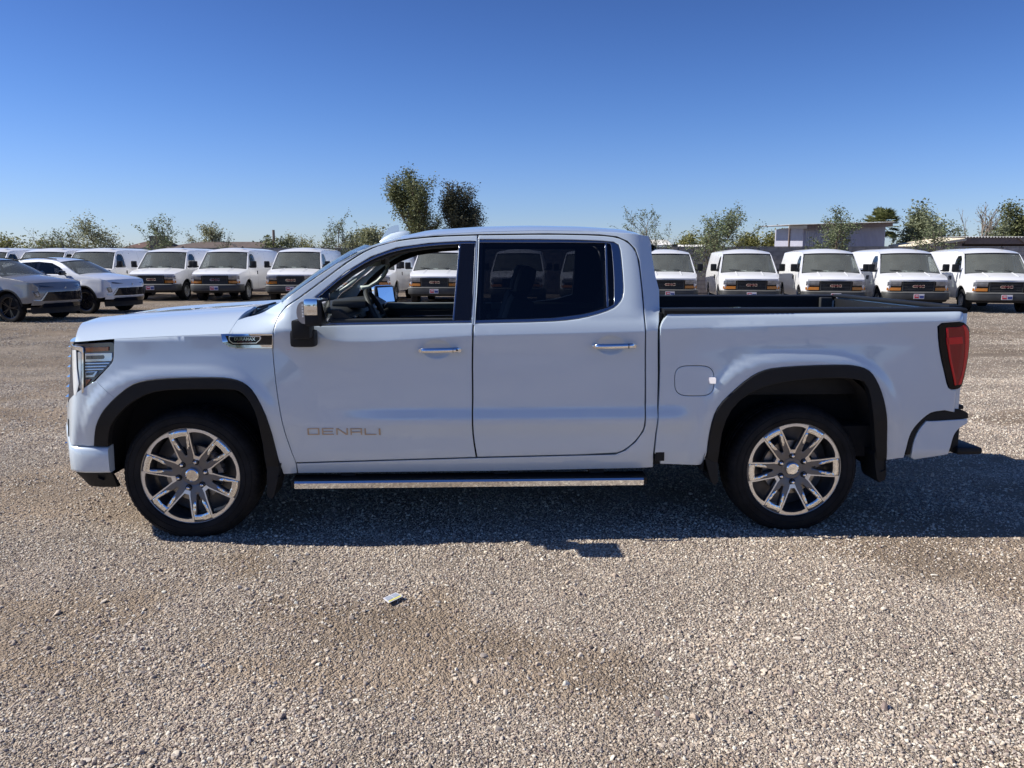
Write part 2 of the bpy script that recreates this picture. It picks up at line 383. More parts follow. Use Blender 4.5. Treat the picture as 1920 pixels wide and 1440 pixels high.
def Sbody(x, z, mode=0):
    x = np.asarray(x, float); z = np.asarray(z, float)
    zc = zcr(x); q = np.minimum(z, zc)
    w = sint(q, [.28, .40, .47, .53, .62, .72, .82, 1.0, 1.12, 1.22, 1.40], [.885, .935, .962, .978, .990, .998, .996, .997, .997, .997, .997])
    w = w + 0.008*np.clip((q-(zc-.13))/.13, 0, 1)**1.3
    band = sstep(0.72, 1.35, x)*(1-sstep(2.95, 3.12, x))       # the long shallow scallop low on the doors
    w = w + band*(0.019*(1-sstep(.735, .825, z)) - 0.019*(1-sstep(.62, .735, z)))
    # greenhouse / shoulder above the crease
    zb = zbelt(x)
    sh = 0.34*np.clip(z-zc, 0, None)
    tum = 0.47*(np.sqrt(np.clip(z-zb+0.03, 0, None)**2+0.0012)-math.sqrt(0.0012))
    cab = w - np.minimum(sh, 0.34*np.clip(zb-zc, 0, None)+0.0*z) - np.where(z > zb-0.03, tum, 0)
    cab = cab - 0.05*sstep(2.62, 2.89, x)**2*sstep(1.30, 1.42, z) - 0.012*sstep(2.76, 2.86, x)
    bed = w - sh - 0.02*sstep(1.36, 1.40, z)
    dz = np.clip(z-zc, 0, None); dZ = np.maximum(zridge(x)-zc, 0.02)
    tt = 1-(1-np.clip(dz/dZ, 0, 0.97))**(1/2.1)
    hood = w - 0.50*tt
    k1 = sstep(0.29, 0.66, x); k2 = (x > 2.90).astype(float) if mode == 0 else (0.0*x if mode == 1 else 0.0*x+1.0)
    r = (1-k1)*hood + k1*((1-k2)*cab + k2*bed)
    for cx, cz, rx, rz, dp in DENTS:
        qd = ((x-cx)/rx)**2+((z-cz)/rz)**2; r = r - dp*np.clip(1-qd, 0, 1)**.8
    for cx, cz, a, b in ARCH:
        rho = (np.abs((x-cx)/a)**3+np.abs(np.clip(z-cz, -0.3, 9)/b)**3)**(1/3.)
        r = r + 0.009*(1-sstep(1.03, 1.12, rho)) + (0.044 if cx < 1 else 0.030)*np.clip((1.46-rho)/.46, 0, 1)*sstep(.55, .85, z)*(1-sstep(zcr(x)+.0, zcr(x)+.10, z))
    # plan curve of the nose and of the tail
    xo = np.interp(z, [.25, .35, .45, .56, .60, .80, 1.0, 1.2, 1.3], [.16, .09, .03, .0, .0, .018, .048, .074, .082])
    wf = 1.575*np.clip(x-xo+0.97, 1e-5, None)**0.38
    r = -np.log(np.exp(-r*60)+np.exp(-wf*60))/60
    wr = 1.03*np.clip((4.86-x)/0.16, 1e-4, None)**0.22
    r = -np.log(np.exp(-r*60)+np.exp(-wr*60))/60
    return r
def P(u, v, S=Sbody, out=0.0):
    w = 0.98
    for _ in range(6):
        x, z = unproj(u, v, -w); w = float(S(x, z))+out
    return (x, z)
def PL(pts, S=Sbody, step=0.03, keep=0.6, rounds=1, closed=True):
    q = [P(*p) if p[0] != 'L' else (p[1], p[2]) for p in pts]
    if rounds: q = smooth_poly(q, keep, rounds, closed)
    return dens(q, closed, step)
for x_ in np.arange(-.7, 4.78, .022):
    if x_ > .85: EXTRA += [(float(x_), float(zcr(x_))-.0035), (float(x_), float(zcr(x_))+.0035)]
truck = empty('pickup_truck', (TX, TY, 0), YAW)
tag(truck, 'large white four-door pickup truck filling the foreground, side-on with its driver window open', 'pickup truck')
T = truck

# ---- outlines (photo pixels)
arch_f = [(177, 836), (178, 815.5), (181.5, 794), (193.4, 770), (215, 746), (243.8, 722), (267.7, 713.7), (303.7, 709.6), (351.6, 707.7), (411.5, 707), (440, 710.6), (459.4, 718.5), (476, 734), (495.3, 770), (507.3, 803.5), (519.3, 851.5), (529, 889)]
arch_fi = [(203, 837), (205.4, 803.5), (219.8, 779.6), (243.8, 755.6), (279.7, 736.5), (315.6, 730.5), (363.5, 729.3), (435.4, 729.3), (452, 734), (466.6, 748.4), (481, 774.8), (490.5, 815.5), (497.7, 863.5), (503, 890)]
arch_r = [(1324.6, 857), (1329, 819.5), (1336.6, 783.5), (1348.5, 759.6), (1372.5, 735.6), (1403.6, 709), (1427.6, 696), (1451.6, 690), (1511.5, 685.8), (1583, 684), (1607, 686.5), (1626.5, 692.5), (1638.4, 704.5), (1650, 728), (1657.5, 752), (1663, 787.5), (1662, 846), (1661, 863)]
arch_ri = [(1344, 872), (1346.7, 853), (1355.4, 796), (1376, 758), (1416.7, 729), (1475, 714.6), (1530, 709), (1591.7, 708.7), (1618, 714.6), (1629.6, 732), (1637, 787.5), (1641, 849), (1642, 880)]
xq_ = P(214, 636)[0]
fender = [(214, 641)]+[('L', float(a_), float(zcr(a_))) for a_ in np.linspace(xq_, XR, 16)]+[('L', XR+.003, 1.335), (462, 594.5), (475, 592), (488, 588), (500, 582), (512, 575), (527, 566), (535, 575), (527, 585), (518.5, 599), (513, 616), (510.5, 640), (511, 664.6), (518, 731.7), (531, 803.6), (545, 845), (555, 868), (557, 887), (532, 889)] + arch_f[::-1][1:-4] + [(215, 746), (179, 714), (208, 684), (213, 675), (213.5, 655)]
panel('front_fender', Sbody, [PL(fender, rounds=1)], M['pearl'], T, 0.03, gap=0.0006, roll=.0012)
fdoor = [(554.5, 868), (893, 857.8), (887, 821.5), (885, 788), (886, 740), (885, 673.5), (887, 601.7), (892, 530), (895.7, 440.7), (815, 443.5), (743.5, 451), (696, 464), (648, 494), (600, 530), (561.5, 558.5), (535, 576), (527, 585), (518.5, 599), (513, 616), (510.5, 640), (511, 664.6), (518, 731.7), (531, 803.6), (545, 845)]
fwin = [(585, 611), (884, 605.2), (888.5, 530), (892.5, 452.6), (863, 453), (803.5, 456.7), (743.5, 465), (695.6, 482), (648, 510.6), (586, 561)]
rdoor = [(894.3, 857.6), (1152, 851.4), (1171.5, 844), (1190.6, 828.6), (1205, 809.5), (1209, 797.5), (1210, 755), (1209.8, 613.6), (1205, 553.7), (1197.8, 489), (1190.6, 467.5), (1176, 453), (1157, 444.7), (1123.5, 441), (1027.7, 439), (896.5, 440.7), (893, 530), (888, 601.7), (886, 673.5), (887, 740), (886, 788), (888, 821.5)]
rwin = [(889.5, 606.3), (1027.7, 603.2), (1075.6, 599.3), (1111.6, 592), (1147.5, 580), (1162, 568), (1169, 553.7), (1169, 530), (1164, 472), (1159.5, 459), (1147.5, 453), (1051.7, 449.6), (896.5, 449.6), (893.6, 530)]
for u0_, u1_, v_ in ((784, 866.5, 656), (1109.5, 1193, 648)):
    (a_, b_), (c_, d_) = P(u0_, v_), P(u1_, v_); DENTS.append(((a_+c_)/2-.02, (b_+d_)/2+.004, .088, .056, .020)); FINE.append(((a_+c_)/2-.02, (b_+d_)/2+.004, .10, .066, .007))
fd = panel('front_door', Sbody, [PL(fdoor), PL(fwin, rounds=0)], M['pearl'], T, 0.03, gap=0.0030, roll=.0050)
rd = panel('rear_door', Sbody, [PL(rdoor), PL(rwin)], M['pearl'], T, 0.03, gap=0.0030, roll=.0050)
side_top = [(1233.5, 616), (1236, 589.5), (1237, 582.5), (1236, 544), (1229, 518), (1222, 477), (1221, 458), (1216, 443), (1188, 438), (1100, 433), (1000, 432), (900, 434.5), (800, 441), (745, 449), (697, 463), (635.4, 492.5), (567.7, 537.5), (529, 567.5)]
cabside = [(559, 887), (940, 882.8), (1224, 876), (1225, 848), (1231, 800), (1233.5, 783), (1233.5, 700)] + side_top
cabhole = [(556.5, 869.5), (894, 859.3), (1153, 852.8), (1173, 845.2), (1192, 829.5), (1206.5, 810), (1210.5, 798), (1211.5, 755), (1211.3, 613.6), (1206.5, 553.7), (1199.3, 489), (1192, 466.5), (1177, 451.6), (1157, 443.2), (1123.5, 439.5), (1027.7, 437.5), (895.7, 439.2), (815, 442), (743.5, 449.5), (695.5, 462.5), (647, 492.6), (599, 528.6), (560.5, 557.2), (534, 575.2)]
# cab side shell: sill, rear pillar, roof rail and windscreen pillar in one pressing
shell_outline = PL(S=Scab, pts=[(559, 887), (940, 882.8), (1224, 876), (1225, 848), (1231, 800), (1233.5, 783), (1233.5, 700)] + side_top + cabhole[::-1][:-1] + [(556.5, 869.5)], rounds=0)
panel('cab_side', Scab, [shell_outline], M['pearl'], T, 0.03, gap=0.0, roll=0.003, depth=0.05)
bed_out = [(1249, 586), (1660, 580.6), (1801, 577.8), (1805.5, 583), (1806.5, 593), (1805, 603), (1766, 606), (1758.5, 612), (1760, 640), (1764, 669), (1771, 697.5), (1777, 725), (1783, 730.5), (1797, 731), (1796.4, 766), (1777.5, 769), (1754.6, 771.6), (1743, 775), (1726, 788.8), (1711, 806), (1704, 823), (1698.4, 846), (1695, 858.6)] + arch_r[::-1] + [(1315, 871), (1303, 873), (1236.8, 869), (1236.8, 852), (1226.5, 850), (1231, 807.5), (1236, 735.6), (1237.3, 675.7), (1236.3, 616), (1240, 604)]
fuel = []
for i in range(40):
    a = 2*math.pi*i/40; ca, sa = math.cos(a), math.sin(a)
    fuel.append((1302+37*np.sign(ca)*abs(ca)**0.55, 714-28.5*np.sign(sa)*abs(sa)**0.6))
panel('bed_side', Sbed, [PL(bed_out, rounds=1, S=Sbed), PL(fuel, rounds=0, step=0.02, S=Sbed)], M['pearl'], T, 0.03, gap=0.0015)
panel('fuel_door', Sbed, [PL(fuel, rounds=0, step=0.02, S=Sbed)], M['pearl'], T, 0.03, gap=0.0025, both=False)

# ---- hood: lofted from the crease over the bulge, nose rounded down to the grille
def xf(w): return -0.97+(min(w, 1.0)/1.575)**2.63+0.034
rows = []
NS = 40
for i in range(NS+1):
    s = (i/NS)**1.6; row = []; rowz = {}
    for j in range(-30, 31):
        t = (1-abs(j)/30.0)**1.25                       # 0 at the crease, 1 at centre
        w_guess = 0.985-0.985*t
        x = xf(w_guess)+(XR-xf(w_guess))*s
        wc = float(Sbody(x, zcr(x)))
        w = wc*(1-t)
        zc = float(zcr(x)); zr = float(zridge(-0.90+(XR+0.90)*s))
        tt = min(1.0, (wc-w)/0.50)
        z = zc+(zr-zc)*(1-(1-tt)**2.1)
        if s > .04:
            def zinv(wq):
                lo_, hi_ = zc, float(zridge(x))-.001
                for _ in range(22):
                    md_ = (lo_+hi_)/2
                    if float(Sbody(x, md_)) > wq: lo_ = md_
                    else: hi_ = md_
                return lo_
            zf6 = zc+(zr-zc)*(1-(1-min(1., (wc-.62)/.5))**2.1)
            if j <= 0: z = zinv(w) if w > .62 else z+(zinv(.62)-zf6)*(w/.62)**2
            else: z = rowz[-j]
        if j <= 0: rowz[j] = z
        ax = 0.012*math.exp(-((w-0.47)/0.05)**2)*sstep(0.03, 0.3, s)    # power bulge shoulder
        z += float(ax)
        if s < 0.035:
            k = 1-s/0.035; z -= 0.030*k*k; 
        row.append((x, math.copysign(w, j) if j else 0.0, z))
    rows.append(row)
mb = MB().grid(rows)
# leading and trailing flanges
lead = [[(x+dx, y, z+dz) for x, y, z in rows[0]] for dx, dz in ((0, 0), (0.002, -0.012), (0.012, -0.022), (0.05, -0.022))]
mb.grid(lead); mb.grid([[(x+dx, y, z+dz) for x, y, z in rows[-1][3:-3]] for dx, dz in ((0, 0), (0.006, -0.006), (0.006, -0.05))])
hood = mb.build('hood', M['pearl'], T, True, sharp=50)

# ---- cowl, wipers, windscreen
base = [P(488, 588), P(512, 575.5), P(527, 566)]
pil = [(527, 566), (567.7, 535.5), (601, 512), (635.4, 490.5), (665, 474), (696.3, 461)]
pl3 = []
for u, v in pil:
    x, z = P(u, v); pl3.append((x, float(Sbody(x, z))-0.012, z))
g = []
for x, w, z in pl3:
    g.append([(x-0.13*(1-(k/12)**2), k/12*w, z+0.02*(1-(k/12)**2)) for k in range(-12, 13)])
MB().grid(g).build('windscreen', M['glass'], T, True)
fr = MB()                                           # black ceramic border of the screen
fr.grid([[(x+0.004, y, z-0.006) for x, y, z in g[0]], [(a[0]+0.08*(b[0]-a[0])+0.004, a[1]+0.08*(b[1]-a[1]), a[2]+0.08*(b[2]-a[2])-0.006) for a, b in zip(g[0], g[1])]])
fr.build('windscreen_seal', M['gloss_black'], T, True)
cw = MB(); r0 = [(XR-0.02, y, float(np.interp(abs(y), [0, .5, .8, .93], [1.31, 1.31, 1.285, 1.26]))) for y in np.linspace(-.93, .93, 15)]
r1 = [(g[0][0][0]*0+(0.30+0.24*(abs(y)/.93)**2)+0.02, y, 1.335+0.02*(1-(abs(y)/.93)**2)) for y in np.linspace(-.93, .93, 15)]
rr = [((a[0]+b[0])/2, a[1], 1.285) for a, b in zip(r0, r1)]
cw.grid([r0, rr, r1]); cw.grid([r1, [(x+.1, y, z+.02) for x, y, z in r1]]); cw.build('cowl', M['plastic'], T, True)
for y0 in (-0.62, 0.1):
    wb = MB(); wb.tube([(0.34, y0-.13, 1.315), (0.31, y0+.05, 1.36), (0.33, y0+.35, 1.385)], [0.012, 0.009, 0.006], 6)
    wb.tube([(0.35, y0-.05, 1.355), (0.30, y0+.2, 1.385), (0.33, y0+.55, 1.40)], 0.007, 6); wb.build('wiper', M['plastic'], T, True)

# ---- roof
edge = [P(u, v) for u, v in side_top[6:-1]]
edge = edge[::-1]                                   # front -> rear
e3 = [(x, float(Sbody(x, z)), z) for x, z in edge]
xs = [e[0] for e in e3]
ezx = lambda x: float(np.interp(x, xs, [e[2] for e in e3])); ewx = lambda x: float(np.interp(x, xs, [e[1] for e in e3]))
SR = np.concatenate([np.linspace(e3[1][0], e3[3][0], 8), np.linspace(e3[3][0], e3[-1][0], 22)[1:]])
rf = []
hx0 = e3[1][0]
for i, x in enumerate(SR):
    w, z = ewx(x), ezx(x); row = []
    dzc = float(np.interp(x, [hx0, hx0+.5, 2.0, 2.7, xs[-1]], [0.045, 0.055, 0.055, 0.05, 0.035]))
    for k in range(-12, 13):
        t = 1-abs(k)/12.0
        yy = math.copysign(w*(1-t), k) if k else 0
        fwd = -0.10*(1-(1-t)**2)*max(0, 1-(x-hx0)/0.5)
        zz = z+dzc*(1-(1-t)**2.6)+(0.10*max(0, (1-(x-hx0)/0.5))*(1-(1-t)**2)*-0.55)
        row.append((x+fwd, yy, zz))
    rf.append(row)
rfm = MB().grid(rf); last = rf[-1]
rfm.grid([last, [(x+.03, y, z-.012) for x, y, z in last], [(x+.035, y, z-.03) for x, y, z in last], [(x-.02, y, z-.06) for x, y, z in last]])
rfm.build('roof', M['pearl'], T, True, sharp=60)
MB().grid([[(x+0.02, y*.97, z-.035) for x, y, z in r] for r in rf]).build('headliner', M['interior2'], T, True)
# back of the cab with its tinted window and high brake lamp
bw = MB(); X0 = 2.905
secs = []
for z in np.linspace(.42, 1.84, 16):
    w = float(Scab(2.84, z))-0.004; xb = 2.862-0.05*max(0, z-1.35); secs.append([(xb-0.05*(abs(k)/10)**8+.0, k/10*w, z) for k in range(-10, 11)])
bw.grid(secs[:11]); bw.grid(secs[-3:])
for s in (-1, 1):
    bw.grid([[secs[i][10+s*k] for k in (7, 8, 9, 10)] for i in range(10, 14)])
bw.build('cab_back', M['pearl'], T, True)
MB().grid([[(p[0]-.012, p[1], p[2]) for p in secs[i][2:19]] for i in range(10, 14)]).build('rear_screen', M['tint'], T, True)
# roof antenna: fin on a long low base
def yz(a, b, t): return (a, t, b)
fb = MB(); fpx = [(712.5, 451.5), (720, 444.5), (733, 437.5), (749, 433.3), (761, 432.4), (767, 436), (768, 440)]
pf = [unproj(u, v, -0.12) for u, v in fpx]; b0 = pf[0]; b1 = pf[-1]
cols = []
for i, (x, z) in enumerate(pf):
    zb = np.interp(x, [b0[0], b1[0]], [b0[1]-.02, b1[1]-.02]); wd = 0.035*math.sin(math.pi*min(1, max(0.12, (i+.4)/7)))+0.008
    cols.append([(x, -0.12+wd*math.cos(a), zb+(z-zb)*math.sin(a)) for a in np.linspace(0, math.pi, 9)])
fb.grid(cols)
fin = [unproj(u, v, -0.12) for u, v in ((714, 449), (722, 436.5), (729, 427), (740, 422.6), (746.5, 421.5), (748.5, 426), (748.5, 434), (730, 440))]
fb.prism(fin, yz, -0.126, -0.114)
fb.build('roof_antenna', M['pearl'], T, True, sharp=40)

# ---- side glass, trims, pillars
def strip(name, outer, inner, mat, out, both=True, depth=0.008):
    return panel(name, Sbody, [PL(outer, rounds=1), PL(inner, rounds=1)], mat, T, 0.05, gap=0.0005, roll=0.002, depth=depth, out=out, both=both)
fwin_in = [(600, 606), (848, 601), (851.5, 600), (862, 457.8), (803.5, 461.5), (743.5, 470), (695.6, 487), (648, 515.5), (590, 562)]
fwin_in2 = [(590, 606.5), (884, 600.8), (887, 530), (890.5, 456.8), (863, 457.2), (803.5, 461), (743.5, 469.5), (695.6, 486.5), (648, 515), (591, 561.5)]
strip('window_trim', fwin, fwin_in2, M['satin'], -0.004)
rwin_in = [(891, 600.5), (1027.7, 597.5), (1066, 593.3), (1099.6, 588.5), (1141.5, 576.3), (1151.3, 571), (1152, 550), (1151, 510), (1147, 462), (1144, 456.6), (1135.5, 455.2), (1051, 454.8), (897, 454.8), (894.5, 530)]
strip('window_trim', rwin, rwin_in, M['satin'], -0.004)
panel('window_glass', Sbody, [PL(rwin_in)], M['tint'], T, 0.05, gap=0.0005, roll=0.001, depth=0.003, out=-0.012)
panel('pillar_cover', Sbody, [PL([(851, 601), (884, 600.8), (887, 530), (890.5, 456.8), (863.5, 457.2)], rounds=0)], M['gloss_black'], T, 0.05, gap=0.0005, roll=0.002, depth=0.02, out=-0.007)
panel('pillar_cover', Sbody, [PL([(891.5, 600.2), (900, 600), (905, 455.2), (897, 455.2), (894.5, 530)], rounds=0)], M['gloss_black'], T, 0.05, gap=0.0005, roll=0.002, depth=0.02, out=-0.007)
panel('window_channel', Sbody, [PL([(848.5, 600.5), (851.3, 600.5), (863.6, 457.2), (860.8, 457.4)], rounds=0)], M['satin'], T, 0.05, gap=0.0, roll=0.001, depth=0.01, out=-0.008)
panel('window_channel', Sbody, [PL([(1138, 575.5), (1141.5, 574.5), (1138, 456), (1134.5, 456)], rounds=0)], M['satin'], T, 0.05, gap=0.0, roll=0.001, depth=0.01, out=-0.008)
panel('mirror_sail', Sbody, [PL([(590, 607), (617, 606.5), (616, 543), (591, 561.5)], rounds=0)], M['gloss_black'], T, 0.05, gap=0.0, roll=0.002, depth=0.02, out=-0.010)
# black seal between door tops and roof rail lies in the door gap
seal = [(u, v+1) for u, v in cabhole[15:]]
# ---- wheel-arch mouldings, mud flaps and liners
farch = arch_f + arch_fi[::-1]
rarch = arch_r + arch_ri[::-1]
panel('arch_moulding', Sbody, [PL(farch, rounds=1)], M['plastic'], T, 0.04, gap=0.0, roll=0.006, depth=0.05, out=0.012)
panel('arch_moulding', Sbody, [PL(rarch, rounds=1)], M['plastic'], T, 0.04, gap=0.0, roll=0.006, depth=0.05, out=0.012)
SF = lambda x, z: Sbody(x, np.maximum(z, 0.5))-0.02
panel('mud_flap', SF, [PL([(501, 872), (528, 868), (524, 900), (520, 924), (514, 929), (507, 922)], S=SF, rounds=1)], M['plastic'], T, 0.04, gap=0.0, roll=0.004, depth=0.18, out=0.018)
panel('mud_flap', SF, [PL([(1321, 856), (1346, 854), (1341, 898), (1334, 904), (1327, 898)], S=SF, rounds=1)], M['plastic'], T, 0.04, gap=0.0, roll=0.004, depth=0.18, out=0.018)
panel('mud_flap', SF, [PL([(1640, 848), (1661, 847), (1656, 884), (1650, 895), (1638, 899), (1635, 890)], S=SF, rounds=1)], M['plastic'], T, 0.04, gap=0.0, roll=0.004, depth=0.2, out=0.018)
for (cx, cz, a, b) in ARCH:
    for s in (-1, 1):
        l = MB(); pr = []
        for k in range(25):
            t = math.pi*(k-2)/20; pr.append((cx+(a-.02)*np.sign(math.cos(t))*abs(math.cos(t))**.75, cz+(b-.03)*math.sin(t))) if 2 <= k <= 22 else pr.append((cx+(a-.05)*(1 if k < 2 else -1), .38))
        l.grid([[(x, s*w, z) for x, z in pr] for w in (0.985, 0.62)])
        l.prism(pr[1:-1], lambda p, q, t: (p, t, q), s*0.60, s*0.62); l.build('wheel_liner', M['liner'], T, True)

# ---- running boards
for s in (1, -1):
    x0, z0 = unproj(552, 903, -1.02); x1, z1 = unproj(552, 917.8, -1.02); x2, _ = unproj(1207, 893, -1.02)
    zt, zb2 = z0, z1
    rb = MB()
    rb.prism([(-1.018, zt), (-1.026, zt-.012), (-1.026, zb2+.006), (-1.018, zb2), (-1.0, zb2), (-1.0, zt)], lambda a, b, t: (t, s*a, b), x0, x2)
    rb.build('running_board_strip', M['chrome'], T)
    tp = MB(); tp.box(((x0+x2)/2, -s*0.935, (zt+zb2)/2+.004), (x2-x0+.05, 0.14, .045), bev=.006)
    for xx in (0.95, 1.9, 2.5): tp.box((xx, -s*0.74, .40), (.09, .36, .05))
    tp.build('running_board', M['plastic'], T)
# ---- chassis and floor
ch = MB(); ch.box((1.9, 0, .42), (4.9, 1.0, .2)); ch.box((1.73, 0, .52), (2.3, 1.78, .10)); ch.box((3.75, 0, .62), (1.9, 1.1, .2))
ch.box((-.45, 0, .55), (.7, 1.1, .35)); ch.box((4.3, 0, .55), (.55, 1.7, .2)); ch.box((1.73, 0, .46), (2.4, 1.84, .06))
ch.tube([(2.4, .4, .4), (3.2, .45, .38), (4.5, .55, .42)], .05, 8); ch.build('chassis', M['liner'], T)
for xa_ in (0, 3.745):
    ax = MB(); ax.tube([(xa_, -.8, .39), (xa_, .8, .39)], .055, 10); ax.build('axle', M['liner'], T)

# ---- wheels
WR = 0.417
def polar(rf_, th): return (rf_*math.sin(R(th)), rf_*math.cos(R(th)))
def make_wheel(x, s, rot):
    """s=-1: near side, outer face towards -y"""
    cy0 = s*0.955; hub = 0.392
    bar = MB(); bar.lathe([(0.301, 0), (0.304, .004), (0.296, .012), (0.288, .03), (0.280, .20), (0.285, .235)], 72)
    bar.lathe([(0.0, .17), (0.272, .17)], 48)
    root = bar.build('wheel', M['alloy'], T, True)
    root.data.materials.append(M['liner'])
    ty = MB()
    prof = [(0.298, .008), (0.306, -.004), (0.325, -.013), (0.360, -.014), (0.385, -.006), (0.399, .008), (0.409, .026), (0.4155, .045)]
    grooves = [(0.417, .06), (0.417, .085), (0.407, .088), (0.407, .096), (0.417, .099), (0.4175, .13), (0.407, .133), (0.407, .142), (0.4175, .145), (0.417, .18), (0.407, .183), (0.407, .19), (0.416, .193)]
    prof2 = prof+grooves+[(0.413, .222), (0.395, .255), (0.34, .27), (0.285, .235)]
    n = 216; v = []; m = len(prof2)
    for k in range(n):
        a = 2*math.pi*k/n
        for i, (r, h) in enumerate(prof2):
            if 4 <= i <= 8 or i > len(prof2)-5:
                if k % 3 == 0 and i >= 5: r -= 0.0035
            if 8 < i < 20 and r > .41 and k % 6 == (0 if (i % 2) else 3): r -= 0.005
            v.append((r*math.cos(a), h, r*math.sin(a)))
    ty.add(v, [(k*m+i, k*m+i+1, ((k+1) % n)*m+i+1, ((k+1) % n)*m+i) for k in range(n) for i in range(m-1)])
    for rr_, hh in ((0.335, -.0165), (0.372, -.014)):     # raised rings on the wall
        ty.lathe([(rr_-.0022, hh+.003), (rr_-.001, hh), (rr_+.001, hh), (rr_+.0022, hh+.003)], 96)
    t_ = ty.build('tyre', M['rubber'], root, True, sharp=30)
    hz = lambda r: .012+.030*(1-min(1, max(0, (r-.06)/.22)))**1.5      # dish of the face
    def layer(name, polys, top, thick, mat, parent=root, bulge=0.0):
        b = MB()
        for loops in polys:
            V, F = cdt(loops, 0.035 if not bulge else 0.006)
            vt = [(p[0], hz(math.hypot(*p))-top, p[1]) for p in V]; vb = [(p[0], hz(math.hypot(*p))-top+thick, p[1]) for p in V]
            if bulge:
                allb = np.array([p for l in loops for p in l]); dd = np.sqrt(((V[:, None, :]-allb[None])**2).sum(-1)).min(1)
                vt = [(p[0], p[1]-bulge*min(1, d_/.010)**.6, p[2]) for p, d_ in zip(vt, dd)]
            nV = len(V); b.add(vt+vb, [tuple(int(q) for q in f) for f in F]+[tuple(int(q)+nV for q in f[::-1]) for f in F])
            for l in loops:
                k = len(b.v); q = np.array(l); l1 = [(a, hz(math.hypot(a, c))-top, c) for a, c in q]; l2 = [(a, hz(math.hypot(a, c))-top+thick, c) for a, c in q]
                nn = len(l1); b.add(l1+l2, [(i, (i+1) % nn, nn+(i+1) % nn, nn+i) for i in range(nn)])
        return b.build(name, mat, parent, bulge != 0, sharp=38)
    Rr = .300
    def pol(pts, th0):
        out = []; n_ = len(pts)
        for i in range(n_):
            (r0, a0), (r1, a1) = pts[i], pts[(i+1) % n_]
            k_ = max(1, int(max(abs(a1-a0)/3.0, abs(r1-r0)/.09)))
            out += [polar((r0+(r1-r0)*q/k_)*Rr, th0+a0+(a1-a0)*q/k_) for q in range(k_)]
        return out
    win = [(.42, -6), (.42, 6), (.56, 11.5), (.70, 14), (.82, 15.5), (.905, 16.5), (.925, 11), (.935, 0), (.925, -11), (.905, -16.5), (.82, -15.5), (.70, -14), (.56, -11.5)]
    winrim = [(.345, -9), (.335, 0), (.345, 9), (.43, 10.5), (.56, 14), (.70, 16.2), (.82, 17.6), (.925, 18.6), (.985, 18.6), (.99, 0), (.985, -18.6), (.925, -18.6), (.82, -17.6), (.70, -16.2), (.56, -14), (.43, -10.5)]
    slot = [(.42, -3), (.42, 3), (.56, 5.2), (.70, 6.6), (.85, 7.6), (.855, 0), (.85, -7.6), (.70, -6.6), (.56, -5.2)]
    uch = [(.62, -12.2), (.70, -12.6), (.82, -12), (.955, -10.8), (.962, 0), (.955, 10.8), (.82, 12), (.70, 12.6), (.62, 12.2), (.55, 8.5), (.58, 6.6), (.70, 7.8), (.835, 8.7), (.84, 0), (.835, -8.7), (.70, -7.8), (.58, -6.6), (.55, -8.5)]
    for k in range(6):
        t0 = rot+60*k
        sector = [polar(r*Rr, t0+a) for r, a in [(.20, -30), (.20, -15), (.20, 0), (.20, 15), (.20, 30), (.4, 30), (.6, 30), (.8, 30), (1.0, 30), (1.0, 22), (1.0, 15), (1.0, 7), (1.0, 0), (1.0, -7), (1.0, -15), (1.0, -22), (1.0, -30), (.8, -30), (.6, -30), (.4, -30)]]
        # one spoke = sector centred on the U, windows at its two sides
        uc = t0+30
        body = [(.20, -30), (.20, -10), (.20, 10), (.20, 30), (.42, 30), (.42, 24), (.56, 18.5), (.70, 16), (.82, 14.5), (.905, 13.5), (.925, 19), (.935, 30), (1.0, 30), (1.0, 20), (1.0, 10), (1.0, 0), (1.0, -10), (1.0, -20), (1.0, -30), (.935, -30), (.925, -19), (.905, -13.5), (.82, -14.5), (.70, -16), (.56, -18.5), (.42, -24), (.42, -30)]
        sp = layer('spoke', [[pol(body, uc), pol(slot, uc)]], 0.0, .030, M['alloy'], bulge=.0035)
        layer('machined_edge', [[pol(winrim, t0), pol(win, t0)]], .0062, .008, M['machined'])
        layer('chrome_insert', [[pol(uch, uc)]], .0055, .008, M['chrome'], bulge=.0045)
        lx, lz = polar(.285*Rr, t0); nb = MB()
        nb.lathe([(.0001, -.004), (.006, -.004), (.0105, .0), (.0115, .012), (.0115, .03)], 12, (lx, 0.012, lz)); nb.build('lug_nut', M['chrome'], root, True)
        nw = MB(); nw.lathe([(.0145, .030), (.0195, .030), (.0205, .035)], 16, (lx, -0.0, lz)); nw.build('lug_seat', M['liner'], root, True)
    cap = MB(); cap.lathe([(.0001, .0200), (.033, .0200), (.040, .024), (.0435, .034), (.044, .06)], 32); cap.build('centre_cap', M['chrome'], root, True, sharp=25)
    hbm = MB(); hbm.lathe([(.040, .040), (.049, .036), (.066, .038), (.068, .06)], 36); hbm.build('hub_ring', M['alloy'], root, True)
    lipm = MB(); lipm.lathe([(.2965, .0105), (.2995, .0055), (.3035, .004), (.306, .010)], 96); lipm.build('rim_lip', M['machined'], root, True)
    dk = MB(); dk.lathe([(.05, .075), (.175, .075), (.175, .105), (.05, .105)], 48); dk.build('brake_disc', M['disc'], root, True)
    cal = MB()
    for a in np.linspace(-28, 28, 7)[:-1]:
        p, q = polar(.165, 60+a), polar(.165, 60+a+9.4); cal.tube([(p[0], .075, p[1]), (q[0], .075, q[1])], .03, 6)
    cal.build('brake_caliper', M['alloy'], root, True)
    root.location = (x, cy0, hub)
    if s > 0: root.rotation_euler = (0, 0, math.pi)
    return root
make_wheel(0.0, -1, 18); make_wheel(3.745, -1, -3); make_wheel(0.0, 1, 7); make_wheel(3.745, 1, 40)
